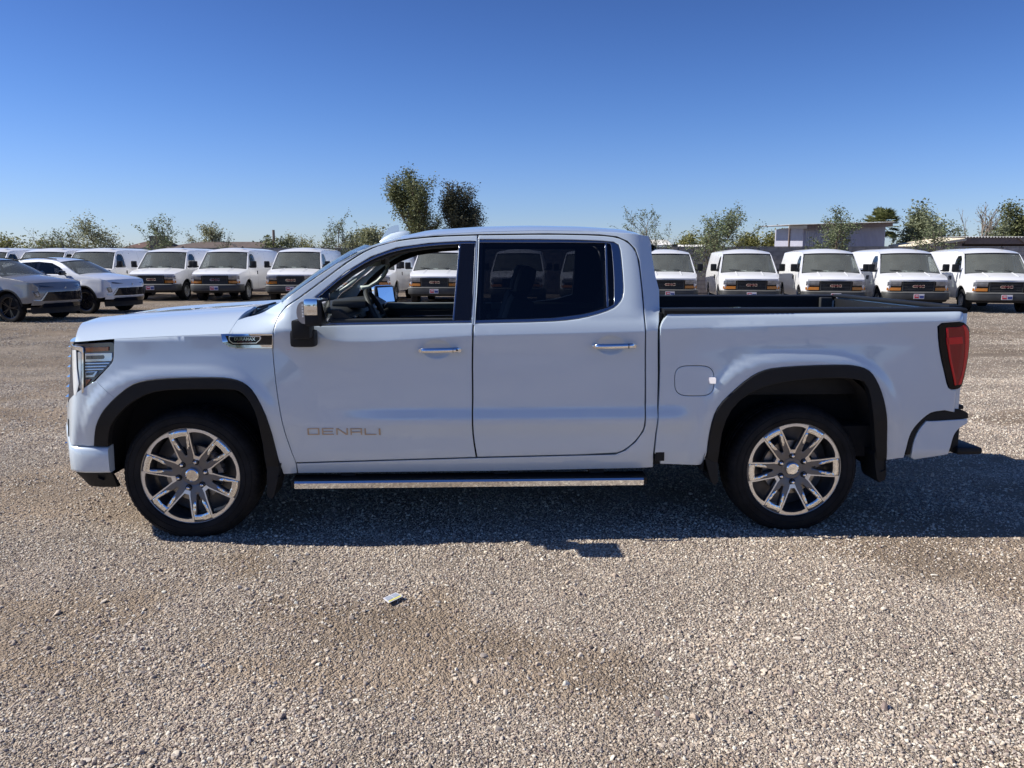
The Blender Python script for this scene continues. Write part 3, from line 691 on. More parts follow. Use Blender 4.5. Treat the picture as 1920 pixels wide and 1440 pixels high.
# ---- door handles
def handle(u0, u1, vt, vb, out=0.045, lock=True):
    (x0, z0), (x1, z1) = P(u0, (vt+vb)/2+1), P(u1, (vt+vb)/2-1)
    for s in (-1, 1):
        w = float(Sbody(x0, z0))
        hb = MB(); n = 18; P_ = []
        for i in range(n+1):
            t = i/n; xx = x0+(x1-x0)*t; zz = z0+(z1-z0)*t; e = min(1, min(t, 1-t)*9+.25)
            off = out*(0.55+.45*math.sin(math.pi*t)**.4)*min(1, min(t, 1-t)*7+.35)
            hgt = .0155*e**.6
            P_.append([(xx, s*(w+off+.010*math.cos(a)*e), zz+hgt*math.sin(a)) for a in np.linspace(0, 2*math.pi, 15)])
        hb.grid(P_); hb.add([P_[0][i] for i in range(14)], [tuple(range(14))]); hb.add([P_[-1][i] for i in range(14)], [tuple(range(14))])
        for tt in (.06, .94):
            xx = x0+(x1-x0)*tt; hb.tube([(xx, s*(w-.005), z0), (xx, s*(w+out*.8), z0)], .011, 8)
        h = hb.build('door_handle', M['chrome'], T, True)
        if lock:
            ln = MB(); xx = x0+(x1-x0)*.80; ln.box((xx, s*(w+out+.006), z0+(z1-z0)*.8), (.003, .012, .030)); ln.build('handle_seam', M['gloss_black'], h)
            if s < 0 and u0 < 1000:
                kk = MB(); kk.lathe([(.0001, -.002), (.0065, -.002), (.0065, .004)], 16, (x0+(x1-x0)*.89, s*(w+out*.82+.011), z0+(z1-z0)*.89)); kk.build('key_lock', M['gloss_black'], h)
handle(784, 866.5, 648, 663); handle(1109.5, 1193, 640.5, 655)
# recess bowls behind the handles: shallow pressed cups, cut as proud-edged dishes
# ---- fender vent with its badge
def slab(name, px, mat, out, thick, parent=None, both=False, rounds=0):
    r = panel(name, Sbody, [PL(px, rounds=rounds)], mat, parent or T, 0.08, gap=0.0, roll=0.0015, depth=thick, out=out, both=both)
    return r[0]
vent = slab('fender_vent', [(414.5, 626), (512, 625.5), (511.3, 652.8), (445, 652.8), (430, 650), (417.5, 642)], M['chrome'], .007, .012)
slab('vent_insert', [(423, 629), (511, 628.7), (510.6, 646.5), (438, 646.6), (429, 643)], M['gloss_black'], .0085, .004, vent)
bd = slab('vent_badge', [(430, 630.2), (489.5, 629.8), (489.2, 637), (481.5, 643.6), (437.5, 643.9), (430.3, 638)], M['chrome'], .0115, .004, vent)
slab('badge_field', [(431.6, 631.6), (488, 631.2), (487.7, 636.4), (481, 642.2), (438, 642.5), (431.8, 637.2)], M['gloss_black'], .0125, .003, vent)
def text_mesh(txt, font_scale=1.0, bold=0.0, ext=0.02):
    cu = bpy.data.curves.new('t', 'FONT'); cu.body = txt; cu.size = 1; cu.extrude = ext; cu.offset = bold; cu.resolution_u = 2; cu.align_x = 'CENTER'; cu.align_y = 'CENTER'
    o = bpy.data.objects.new('t', cu); COL.objects.link(o); dg = bpy.context.evaluated_depsgraph_get(); dg.update()
    me = bpy.data.meshes.new_from_object(o.evaluated_get(dg)); V = [v.co.copy() for v in me.vertices]; F = [tuple(p.vertices) for p in me.polygons]
    bpy.data.objects.remove(o); bpy.data.meshes.remove(me); bpy.data.curves.remove(cu)
    x = [v.x for v in V]; y = [v.y for v in V]
    cx_, cy_ = (max(x)+min(x))/2, (max(y)+min(y))/2; W, Hh = max(x)-min(x), max(y)-min(y)
    return [Vector(((v.x-cx_)/W, (v.y-cy_)/Hh, v.z/ext if ext else 0)) for v in V], F
def side_text(name, txt, box, mat, out, thick, parent, bold=0.01):
    (x0, z0), (x1, z1) = P(box[0], box[3]), P(box[2], box[1]); V, F = text_mesh(txt, bold=bold)
    cx_, cz_ = (x0+x1)/2, (z0+z1)/2
    slope = (P(box[2], box[3])[1]-P(box[0], box[3])[1])/(x1-x0)
    vv = []
    for q in V:
        x = cx_+q.x*(x1-x0); z = cz_+q.y*(z1-z0-slope*(x1-x0)); z += slope*(x-cx_); vv.append((x, -(float(Sbody(x, z))+out+thick*q.z), z))
    return mk(name, vv, F, mat, parent)
side_text('badge_lettering', 'DURAMAX', (441, 632.2, 480, 638.3), M['chrome'], .014, .0015, vent, .02)
side_text('badge_lettering', 'TURBO DIESEL', (446, 640, 474, 641.6), M['red_badge'], .014, .001, vent, .0)
# DENALI lettering on the front door from bars
(dx0, dz0), (dx1, dz1) = P(577.5, 815.5), P(713, 803.5)
sl_ = (P(713, 815)[1]-P(578, 815)[1])/(dx1-dx0)
def letter_bars(ch):
    t = .125
    return {'D': [(0, 0, t*.8, 1), (0, 0, 1, t), (0, 1-t, 1, 1), (1-t*.8, 0, 1, 1)], 'E': [(0, 0, t*.8, 1), (0, 0, 1, t), (0, 1-t, 1, 1), (0, .42, .9, .42+t)],
            'N': [(0, 0, t*.8, 1), (1-t*.8, 0, 1, 1), 'diag'], 'A': [(0, 0, t*.8, 1), (0, 1-t, 1, 1), (1-t*.8, 0, 1, 1), (0, .36, 1, .36+t)],
            'L': [(0, 0, t*.8, 1), (0, 0, 1, t)], 'I': [(0, 0, 1, 1)]}[ch]
lw_ = [1, 1, 1, 1, 1, .14]; gp = .24; tot = sum(lw_)+gp*5; cur = 0
for ch_, w_ in zip('DENALI', lw_):
    lx0 = dx0+(dx1-dx0)*cur/tot; lx1 = dx0+(dx1-dx0)*(cur+w_)/tot; cur += w_+gp; hh = dz1-dz0-sl_*(dx1-dx0)
    b = MB()
    def bar(x0, z0, x1, z1, skew=0):
        pp = [(x0, z0), (x1, z0), (x1+skew, z1), (x0+skew, z1)]
        b.prism(pp, lambda a, c, t: (a, -(float(Sbody(a, c))+t), c), .0005, .0045)
    for q in letter_bars(ch_):
        zb_ = dz0+sl_*(lx0-dx0)
        if q == 'diag':
            x0_, x1_ = lx0, lx1; b.prism([(x0_, zb_+hh), (x0_+.012, zb_+hh), (x1_, zb_), (x1_-.012, zb_)], lambda a, c, t: (a, -(float(Sbody(a, c))+t), c), .0005, .0045)
        else: bar(lx0+(lx1-lx0)*q[0], zb_+hh*q[1], lx0+(lx1-lx0)*q[2], zb_+hh*q[3])
    b.build('door_lettering', M['bronze'], fd[0])
# fuel door tab
(ta, tb_), (tc2, td) = P(1327, 719), P(1340, 707)
wt = float(Sbed(ta, tb_)); tab = MB(); tab.add([(ta, -wt+.002, tb_), (ta, -wt+.002, td), (tc2, -wt-.030, td-.003), (tc2, -wt-.030, tb_+.003), (tc2, -wt+.002, td), (tc2, -wt+.002, tb_)], [(0, 3, 2, 1), (2, 3, 5, 4), (1, 2, 4), (0, 5, 3)]); tab.build('fuel_door_tab', M['plate_white'], T)
# ================================================================= truck: nose, tail, bed, mirrors, cabin
def xo_(z): return float(np.interp(z, [.25, .35, .45, .56, .60, .80, 1.0, 1.2, 1.3], [.16, .09, .03, .0, .0, .018, .048, .074, .082]))
def nose(w, z, out=0.0):
    x = xo_(z)-0.97+(abs(w)/1.575)**2.63
    return (x-out, w, z)
def nose_patch(name, wa, wb, z0, z1, out, thick, mat, parent=None, both=True, n=8, nz=4):
    """solid plate lying on the nose between two half-widths; z0/z1 may be functions of w"""
    f0 = z0 if callable(z0) else (lambda w: z0); f1 = z1 if callable(z1) else (lambda w: z1); res = []
    for s in ((-1, 1) if both else (-1,)):
        ws = np.linspace(wa, wb, n+1) if both else np.linspace(-wb, wb, 2*n+1); g = []; gb = []
        for w in ws:
            a = abs(w); zz = np.linspace(f0(a), f1(a), nz+1)
            g.append([nose(s*w if both else w, z, out) for z in zz]); gb.append([nose(s*w if both else w, z, out-thick) for z in zz])
        b = MB(); b.grid(g); b.grid(gb); b.grid([g[0], gb[0]]); b.grid([g[-1], gb[-1]]); b.grid([[r[0] for r in g], [r[0] for r in gb]]); b.grid([[r[-1] for r in g], [r[-1] for r in gb]])
        res.append(b.build(name, mat, parent or T, True, sharp=40))
    return res
# side of the fascia (below the headlight) carried round the corner to the middle
fas = [(179, 714), (215, 746), (193.4, 770), (181.5, 794), (178, 815.5), (177, 836), (165, 836.5), ('L', -.72, .60), ('L', -.72, .76), ('L', -.715, .86)]
panel('front_fascia', Sbody, [PL(fas, rounds=0)], M['pearl'], T, 0.025, gap=0.001, roll=.002)
def corner_rows(z, out=0.0, wmin=0.0, x_start=-.72):
    pts = []
    for x in np.linspace(x_start, -.80, 7): pts.append((x-out*.6, float(Sbody(x, z))+out*.7, z))
    x_, w_ = pts[-1][0], pts[-1][1]
    for w in np.linspace(w_-.04, wmin, 14):
        p = nose(w, z, out); pts.append(p)
    return pts
for s in (-1, 1):
    b = MB(); rows_ = []
    for z in np.linspace(.60, .745, 6): rows_.append([(x, s*w, z_) for x, w, z_ in corner_rows(z, 0, .60)])
    b.grid(rows_)
    b.grid([[(x, s*w, z_) for x, w, z_ in corner_rows(z, 0, .90)][:10] for z in np.linspace(.745, .845, 4)])
    b.build('front_fascia', M['pearl'], T, True)
nose_patch('lower_grille', 0, .62, .60, .74, -.02, .03, M['plastic'], both=False)
# bumper bar: painted, rises from the side towards the middle
path = [(-.455, .986), (-.52, .990), (-.60, .985), (-.645, .972), (-.685, .950)]
path += [tuple(nose(w, .55, -.026)[:2]) for w in (.93, .89, .84, .78, .70, .60, .45, .3, .15, 0.0)]
def bar_loft(name, mat, zt, zb, outs, dx=0.0, endcap=True):
    full = [(x, -w) for x, w in path]+[(x, w) for x, w in path[::-1][1:]]; g = []
    for i, (x, y) in enumerate(full):
        a = full[max(i-1, 0)]; c = full[min(i+1, len(full)-1)]; t = np.array([c[0]-a[0], c[1]-a[1]]); t /= np.linalg.norm(t)
        nx, ny = -t[1], t[0]
        k = min(i, len(full)-1-i)/(len(path)-1.0)
        nx, ny = (nx, ny)
        if nx > 0 and abs(y) < .9: nx, ny = -nx, -ny
        if abs(y) >= .9 and ny*y < 0: nx, ny = -nx, -ny
        T_, B_ = zt(k), zb(k)
        g.append([(x+nx*o+dx, y+ny*o, B_+(T_-B_)*f) for f, o in outs])
    b = MB().grid(g)
    b.add(g[0], [tuple(range(len(g[0])))]); b.add(g[-1], [tuple(range(len(g[-1])))])
    return b.build(name, mat, T, True, sharp=50)
bar_loft('front_bumper', M['pearl'], lambda k: float(np.interp(k, [0, .28, .45, .6, 1], [.592, .594, .70, .71, .71])), lambda k: float(np.interp(k, [0, .3, .5, 1], [.432, .432, .50, .50])),
         [(0, -.05), (0, .012), (.04, .022), (.12, .026), (.5, .027), (.85, .026), (.95, .018), (.985, .008), (1.0, -.01), (1.0, -.06)])
bar_loft('air_dam', M['plastic'], lambda k: float(np.interp(k, [0, .3, .5, 1], [.430, .430, .495, .50])), lambda k: float(np.interp(k, [0, .2, .5, 1], [.315, .32, .33, .35])),
         [(0, -.12), (.02, -.07), (.5, -.035), (.95, .0), (1.0, -.02)])
for y in (-.42, .42):
    hb = MB(); hb.tube([(-.93, y-.05, .50), (-.985, y-.05, .49), (-.985, y+.05, .49), (-.93, y+.05, .50)], .012, 8); hb.build('tow_hook', M['chrome'], T, True)
nose_patch('air_curtain', .905, .925, .63, .745, .004, .006, M['plastic'], n=2)
# grille: chrome surround, dark mesh field, bars
nose_patch('grille', 0, .66, .745, 1.205, -.03, .03, M['gloss_black'], both=False, n=10)
nose_patch('grille_surround', 0, .80, 1.175, 1.205, .0, .05, M['chrome'], both=False, n=12)
nose_patch('grille_surround', .60, .80, lambda w: .76+(w-.6)*.2, 1.176, -.006, .05, M['satin'], n=3)
for zz in np.linspace(.82, 1.14, 6):
    nose_patch('grille_bar', 0, .66, zz, zz+.018, .018, .035, M['chrome'], both=False, n=8, nz=1)
nose_patch('grille_surround', 0, .66, .745, .775, .010, .04, M['chrome'], both=False, n=8)
gm, gf = text_mesh('GMC', bold=.03)
mk('nose_lettering', [(nose(0, 1.0)[0]-.035-.01*q.z, -q.x*.42, .985+q.y*.13) for q in gm], [f[::-1] for f in gf], M['red_badge'], T)
# headlights
blade_z0 = lambda w: .73+(.9-w)*.1
for sgn in (-1, 1):
    lens = panel('headlight', Sbody, [PL([(131, 644), (161, 644.5), (205, 642), (211.5, 643), (212.3, 648), (211, 674), (207.5, 682.5), (178, 710.5), (163, 727), (148, 742), (139, 745), (134, 700)], rounds=0)], M['lamp_dark'], T, .02, gap=0, roll=.002, depth=.03, out=-.010, both=False, flip=1 if sgn < 0 else -1)[0]
    fl = 1 if sgn < 0 else -1
    def hp(nm, px, mat, out): return panel(nm, Sbody, [PL(px, rounds=0)], mat, lens, .06, gap=0, roll=.002, depth=.008, out=out, both=False, flip=fl)[0]
    hp('turn_signal', [(160, 651.5), (203, 650.2), (203, 657.6), (160, 660)], M['amber_dark'], -.002)
    hp('reflector', [(159, 662.8), (210, 661.5), (209.8, 673.8), (208, 677), (159, 678.6)], M['lamp'], -.002)
    hp('projector', [(161, 667), (194, 666), (196, 669.5), (194, 673), (161, 674)], M['lamp_dark'], .000)
    for i, (va, ub) in enumerate(((680.5, 206), (686.3, 200.5), (691.7, 195))):
        hp('reflector', [(159, va), (ub, va-.9), (ub-2.2, va+1.6), (159, va+2.9)], M['lamp'], -.002)
    hp('reflector', [(160, 697), (183, 696), (176, 707), (160, 708)], M['lamp'], -.002)
    hp('projector', [(161, 698.5), (178, 697.5), (173, 703.5), (161, 704.2)], M['lamp_dark'], .000)
    hp('side_marker', [(160, 711.5), (170, 711), (161, 723)], M['amber_dark'], -.001)
    def npch(nm, wa, wb, z0, z1, out, th, mat, par):
        g = []; gb = []
        for w in np.linspace(wa, wb, 5):
            g.append([nose(sgn*w, z, out) for z in np.linspace(z0(w), z1(w), 4)]); gb.append([nose(sgn*w, z, out-th) for z in np.linspace(z0(w), z1(w), 4)])
        b = MB(); b.grid(g); b.grid(gb); b.grid([g[0], gb[0]]); b.grid([g[-1], gb[-1]]); b.grid([[r[0] for r in g], [r[0] for r in gb]]); b.grid([[r[-1] for r in g], [r[-1] for r in gb]])
        return b.build(nm, mat, par, True, sharp=40)
    npch('lamp_housing', .70, .96, lambda w: .74+max(0, w-.9)*2.5, lambda w: 1.19, -.030, .03, M['lamp_dark'], lens)
    hp('light_blade', [(134.5, 656), (142.5, 657), (144, 690), (148, 720), (143, 741), (138.5, 742), (136, 700)], M['drl'], .001)
    hp('reflector', [(143.5, 660), (151, 661), (152, 722), (148, 730), (145.5, 705)], M['lamp'], -.006)
    hp('chrome_bar', [(131, 645), (152, 649.5), (156.5, 652), (157, 735), (153.5, 738), (153, 661), (148, 657), (131.5, 651)], M['chrome'], .003)
    hp('chrome_bar', [(151.5, 664), (153.2, 664), (153.4, 730), (150, 733)], M['satin'], -.001)
# ---- tail
ST = lambda x, z: 1.0-0.05*np.clip((np.asarray(x, float)-4.68)/.13, 0, 1.0)**2.2+0*np.asarray(z, float)
def PT(px, step=.03): 
    q = [P(u, v, ST) for u, v in px]; return dens(smooth_poly(q, .7, 1), True, step)
tl_out = [(1760, 612), (1766, 606), (1783, 603.8), (1805, 603), (1812, 608.5), (1816.8, 614), (1818, 624), (1817.5, 652), (1814.5, 675), (1810, 698), (1804, 722), (1799, 728), (1793, 730.3), (1784.5, 730.3), (1778.5, 726), (1771.5, 698), (1764.6, 669), (1760.6, 640)]
tl_red = [(1773, 614), (1798, 613), (1807, 608), (1813, 613), (1816, 625), (1815, 652), (1812, 675), (1807.5, 698), (1801.5, 720), (1789, 723), (1775, 655)]
for fl in (1, -1):
    tlp = panel('tail_light', ST, [PT(tl_out)], M['smoke'], T, .03, gap=.001, roll=.003, depth=.10, out=.004, both=False, flip=fl)[0]
    panel('red_lens', ST, [PT(tl_red)], M['red2'], tlp, .03, gap=0, roll=.002, depth=.01, out=.008, both=False, flip=fl)
    panel('red_strip', ST, [PT([(1804, 610), (1812, 614), (1815.8, 625), (1814.8, 652), (1811.8, 675), (1807, 698), (1801, 720), (1795, 721), (1803, 698), (1808, 660), (1808, 625)])], M['red'], tlp, .03, gap=0, roll=.002, depth=.01, out=.0105, both=False, flip=fl)
    panel('red_strip', ST, [PT([(1773, 616), (1777, 616), (1779, 655), (1792, 720), (1789, 722), (1775, 655)])], M['red'], tlp, .03, gap=0, roll=.002, depth=.01, out=.0105, both=False, flip=fl)
    panel('red_strip', ST, [PT([(1773, 633), (1803, 631), (1804, 644), (1774, 646)])], M['red'], tlp, .03, gap=0, roll=.002, depth=.01, out=.0105, both=False, flip=fl)
tg = MB(); tg.box((4.785, 0, 1.075), (.05, 1.60, .64), bev=.015); tg.box((4.81, 0, 1.0), (.02, 1.2, .30), bev=.008); tgo = tg.build('tailgate', M['pearl'], T, True)
ti = MB(); ti.box((4.748, 0, 1.13), (.03, 1.58, .50), bev=.006); ti.build('tailgate_liner', M['plastic'], tgo, True)
tc_ = MB(); tc_.box((4.772, 0, 1.404), (.085, 1.64, .024), bev=.008); tc_.build('tailgate_cap', M['plastic'], T, True)
for s in (-1, 1):
    pst = MB(); pst.box((4.735, s*.885, 1.05), (.05, .17, .66), bev=.01); pst.build('bed_corner_post', M['pearl'], T, True)
SBm = lambda x, z: 0.985-0.04*np.clip((np.asarray(x, float)-4.78)/.10, 0, 1.0)**2.2-0.04*sstep(.52, .40, z)
def PB(px, step=.03):
    q = [P(u, v, SBm) for u, v in px]; return dens(smooth_poly(q, .7, 1), True, step)
panel('rear_bumper', SBm, [PB([(1737, 790), (1755, 789.7), (1815, 785.5), (1814.5, 793.5), (1805, 799), (1798, 804), (1789, 815), (1783.5, 834), (1778, 852), (1745, 857.5), (1714.5, 862), (1708.5, 858), (1711, 840), (1718, 817.5), (1726, 803)])], M['pearl'], T, .03, gap=0, roll=.006, depth=.12, out=0.0)
panel('bumper_filler', SBm, [PB([(1743, 775.5), (1755, 772.3), (1778, 769.6), (1796, 766.5), (1810, 770.5), (1817, 776), (1817.2, 784.5), (1755, 788.8), (1736.5, 789), (1725, 802), (1717, 817), (1710, 840), (1707.5, 853), (1699, 853), (1704.5, 824), (1711.5, 807), (1727, 789.3)])], M['plastic'], T, .03, gap=0, roll=.004, depth=.10, out=-.006)
rbm = MB(); rbm.box((4.83, 0, .64), (.12, 1.30, .26), bev=.02); rbm.build('rear_bumper', M['pearl'], T, True)
stp = MB(); stp.box((4.81, 0, .765), (.12, 1.70, .03), bev=.01)
for s in (-1, 1): stp.box((4.885, s*.80, .495), (.17, .26, .05), bev=.022); stp.box((4.80, s*.74, .56), (.06, .30, .16), bev=.01)
stp.build('bumper_step_pad', M['plastic'], T, True)
for s in (-1, 1):
    tp_ = MB(); tp_.tube([(4.5, s*.5, .40), (4.80, s*.5, .40)], .045, 12); tp_.build('exhaust_tip', M['chrome'], T, True)
# ---- load bed
xb0, xb1 = 2.91, 4.74
bdm = MB(); bdm.box(((xb0+xb1)/2, 0, .87), (xb1-xb0, 1.62, .04)); bdm.box((xb0+.01, 0, 1.12), (.03, 1.66, .54))
for s in (-1, 1):
    bdm.box(((xb0+xb1)/2, s*.815, 1.13), (xb1-xb0, .02, .52)); bdm.box((3.745, s*.70, .98), (.95, .22, .22), bev=.04)
bdm.build('load_bed', M['plastic'], T)
for k in range(12):
    rb_ = MB(); rb_.box(((xb0+xb1)/2, -.72+k*.131, .897), (xb1-xb0-.04, .06, .014), bev=.004); rb_.build('bed_rib', M['plastic'], T)
for s in (-1, 1):
    rc = MB()
    rc.prism([(.80, 1.36), (.80, 1.400), (.83, 1.407), (.955, 1.406), (.974, 1.396), (.972, 1.376), (.93, 1.37)], lambda a, b, t: (t, s*a, b), 2.885, 4.755)
    rc.box((2.905, s*.88, 1.30), (.03, .17, .20)); rc.build('bed_rail_cap', M['plastic'], T)
    for xx in (3.35, 4.3):
        sp_ = MB(); sp_.box((xx, s*.86, 1.405), (.07, .04, .006)); sp_.build('stake_pocket_cover', M['gloss_black'], T)
lt = MB(); lt.box((4.66, .79, 1.33), (.10, .05, .12), bev=.008); lt.tube([(4.62, .76, 1.29), (4.62, .755, 1.29)], .012, 8); lt.build('tailgate_latch', M['bumpgrey'], T)
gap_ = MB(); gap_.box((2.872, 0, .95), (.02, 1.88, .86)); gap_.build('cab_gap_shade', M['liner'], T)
jb = MB(); jb.box((2.885, -.955, .50), (.055, .04, .07)); jb.build('cab_mount_bracket', M['plastic'], T)

# ---- mirrors
def mirror(s):
    y0 = -1.27
    def q(u, v, y=y0): return unproj(u, v, y)
    x0, zt = q(568, 561); x1, zm = q(596, 592); x2, zb_ = q(604, 613.5); xf_, zl = q(552, 603)
    root = MB()
    def rbx(b, xa, xb_, ya, yb, za, zb2, bev): b.box(((xa+xb_)/2, s*abs((ya+yb)/2), (za+zb2)/2), (abs(xb_-xa), abs(yb-ya), abs(zb2-za)), bev=bev)
    # black shell with rear bezel
    rbx(root, x0+.002, x1+.004, -1.265, -1.05, zb_+.004, zm+.006, .014); rbx(root, x1-.004, x2, -1.27, -1.045, zb_+.002, zt-.004, .014)
    r = root.build('mirror', M['plastic'], T, True)
    c = MB(); rbx(c, x0, x1, -1.272, -1.055, zm, zt, .013); c.build('mirror_cap', M['chrome'], r, True, sharp=30)
    l = MB(); rows2 = []
    for y in np.linspace(-1.262, -1.07, 7):
        e = 1-.25*abs((y+1.17)/.1)**3; rows2.append([(x0+.006-(x0+.006-xf_)*e*math.sin(a)**.8, s*abs(y), (zt+zb_+.006)/2+((zt-.008)-(zb_+.02))/2*math.cos(a)) for a in np.linspace(0.02, math.pi-.02, 11)])
    l.grid(rows2); l.add(rows2[0], [tuple(range(11))]); l.add(rows2[-1], [tuple(range(11))]); l.build('mirror_lamp', M['clearlens'], r, True, sharp=40)
    for k in range(5):
        d = MB(); zz = zm-.004+k*(zt-zm)/6.0; d.box((x0-.004, s*1.266, zz), (.010, .008, .010), bev=.002); d.build('lamp_chip', M['drl'], r)
    g = MB(); g.add([(x2+.023, s*1.062, zb_+.016), (x2+.023, s*1.256, zb_+.014), (x2+.0015, s*1.256, zt-.016), (x2+.0015, s*1.062, zt-.018)], [(0, 1, 2, 3)]); g.build('mirror_glass', M['chrome'], r)
    # foot on the door and neck
    fx0, fz1 = unproj(545, 618, -1.04); fx1, fz0 = unproj(594, 650, -1.04)
    f = MB(); rbx(f, fx0, fx1, -1.085, -.985, fz0, fz1, .022); rbx(f, fx0+.028, fx1-.012, -1.15, -1.02, fz1-.045, zb_+.03, .016); f.build('mirror_foot', M['plastic'], r, True)
    if s > 0:      # the far mirror is turned towards the driver
        th_ = R(-34); pv = Vector((x1, 1.06, 0)); r.rotation_euler = (0, 0, th_); r.location = pv-Matrix.Rotation(th_, 3, 'Z') @ pv
mirror(-1); mirror(1)

# ---- cabin
xw, zw = unproj(685, 547, -.37)
tilt = R(27); cxw, czw = xw+.185*math.sin(tilt)+.01, zw-.185*math.cos(tilt)
def sw(a, rr=.188, off=0):
    return (cxw-rr*math.cos(a)*math.sin(tilt)+off*math.cos(tilt), -.37+rr*math.sin(a), czw+rr*math.cos(a)*math.cos(tilt)+off*math.sin(tilt))
w_ = MB(); ring_ = [sw(2*math.pi*k/40) for k in range(41)]; w_.tube(ring_, .017, 10, caps=False); whl = w_.build('steering_wheel', M['interior'], T, True)
sp2 = MB()
for a in (math.pi/2, -math.pi/2, math.pi): sp2.tube([sw(a, .18), sw(a, .06, -.03)], [.014, .022], 8)
sp2.tube([sw(0, 0.0, -.005), sw(0, 0.001, -.06)], .07, 16); sp2.tube([sw(0, 0, -.06), (cxw-.25, -.37, czw-.12)], .045, 10); sp2.build('wheel_spoke', M['interior'], whl, True)
sc = MB(); sc.tube([sw(a, .165, .006) for a in np.linspace(2.5, 3.8, 8)], .006, 6); sc.build('wheel_accent', M['satin'], whl, True)
d = MB(); prof_d = [(.52, 1.05), (.48, 1.34), (.60, 1.385), (.80, 1.405), (.92, 1.40), (.985, 1.36), (1.0, 1.30), (.97, 1.20), (1.0, 1.14), (1.05, 1.10), (1.02, .85), (.6, .8)]
d.prism(prof_d, lambda a, b, t: (a, t, b), -.90, .90); dsh = d.build('dashboard', M['interior'], T, True, sharp=50)
bn = MB(); bn.box((.93, -.37, 1.415), (.22, .42, .05), bev=.02); bn.build('instrument_hood', M['interior'], T, True)
for y in (-.72, -.15, .15, .72):
    v_ = MB(); v_.box((1.0, y, 1.325), (.02, .16, .055), bev=.006); vv_ = v_.build('air_vent', M['gloss_black'], dsh, True)
    f2 = MB(); f2.box((1.008, y, 1.355), (.012, .17, .006)); f2.box((1.008, y, 1.295), (.012, .17, .006)); f2.build('vent_trim', M['satin'], vv_)
scn = MB(); scn.box((1.03, 0.02, 1.24), (.02, .34, .17), bev=.008); scn.build('centre_screen', M['gloss_black'], dsh, True)
ac = MB(); ac.box((1.02, 0.45, 1.17), (.02, .70, .014)); ac.box((1.02, -.6, 1.17), (.02, .4, .014)); ac.build('dash_accent', M['satin'], dsh)
cn = MB(); cn.box((1.45, 0, .88), (.95, .34, .42), bev=.04); cn.box((1.18, 0, 1.10), (.30, .30, .06), bev=.02); cn.build('centre_console', M['interior'], T, True)
gs = MB(); gs.tube([(cxw-.08, -.16, czw-.02), (cxw+.02, -.08, czw+.03)], .012, 6); gs.build('gear_lever', M['interior'], T, True)
def seat(x, y, wdt, grp):
    b = MB(); b.box((x, y, .82), (.55, wdt, .18), bev=.05)
    rt = Matrix.Rotation(R(18), 3, 'Y'); b.box((x+.34, y, 1.14), (.17, wdt-.02, .66), rot=rt, bev=.055)
    b.box((x+.455, y, 1.56), (.11, .28, .20), rot=rt, bev=.045); b.tube([(x+.42, y-.06, 1.44), (x+.45, y-.06, 1.52)], .007, 6); b.tube([(x+.42, y+.06, 1.44), (x+.45, y+.06, 1.52)], .007, 6)
    return b.build('seat', M['interior'], T, True)
seat(1.62, -.38, .52, 0); seat(1.62, .38, .52, 0); seat(2.38, -.45, .6, 0); seat(2.38, .45, .6, 0)
flr = MB(); flr.box((1.75, 0, .60), (2.3, 1.7, .05)); flr.build('cabin_floor', M['interior'], T)
for s in (-1, 1):
    for xa, xb_ in ((.62, 1.82), (1.86, 2.80)):
        dp = MB(); dp.box(((xa+xb_)/2, s*.875, .95), (xb_-xa, .07, .70), bev=.02); dp.box(((xa+xb_)/2, s*.84, 1.05), (xb_-xa-.25, .10, .06), bev=.02); pn = dp.build('door_card', M['interior'], T, True)
        tp2 = MB(); tp2.box(((xa+xb_)/2, s*.885, 1.322), (xb_-xa, .085, .05), bev=.012); tp2.build('door_card_top', M['interior2'] if s > 0 else M['interior'], pn, True)  # sunlight painted into the lighter grey of the far-side tops
        if s > 0 and xa < 1:
            tr_ = MB(); tr_.tube([(1.02, .83, 1.13), (1.12, .828, 1.235), (1.75, .828, 1.245)], .006, 6); tr_.build('door_card_accent', M['satin'], pn, True)
            lk = MB(); lk.tube([(1.62, .85, 1.33), (1.62, .85, 1.372)], .006, 6); lk.build('lock_pin', M['interior'], pn, True)
# inner linings of the pillars and roof rails, both sides
lin_o = [(560, 608), (572, 590), (606, 545), (650, 508), (700, 478), (747, 463.0), (803, 453), (860, 448), (1000, 444), (1100, 444), (1160, 447), (1185, 462), (1200, 500), (1210, 560), (1208, 620), (1000, 622), (700, 626)]
lin_f = [(612, 609), (850, 604), (862, 463), (803.5, 467), (745, 476), (700, 492), (655, 519), (612, 553)]
lin_r = [(905, 602), (1027, 599), (1099, 590), (1137, 577), (1137, 540), (1132, 462), (1100, 461), (910, 461)]
SLn = lambda x, z: Sbody(x, z)-.045
for fl in (1, -1):
    panel('pillar_trim', SLn, [PL(lin_o, rounds=1), PL(lin_f, rounds=0), PL(lin_r, rounds=0)], M['interior'], T, .08, gap=0, roll=.012, depth=.06, both=False, flip=fl)
def far(u, v, y): 
    x, z = unproj(u, v, y); return (x, y, z)
gh = MB(); gh.tube([far(672, 537, .66), far(681, 540, .63), far(692, 538, .62), far(708, 528, .62), far(719, 517, .62), far(725, 507, .62), far(727, 497, .63), far(725, 488, .66)], [.012, .02, .017, .017, .017, .017, .02, .012], 8); gh.build('handle_and_highlight', M['handle_grey'], T, True)
gh = MB(); gh.tube([far(637, 545, .66), far(650, 538, .64), far(662, 529, .64), far(669, 523, .66)], [.006, .014, .014, .006], 8); gh.build('handle_and_highlight', M['handle_grey'], T, True)  # pale strip standing in for a highlight on the pillar trim
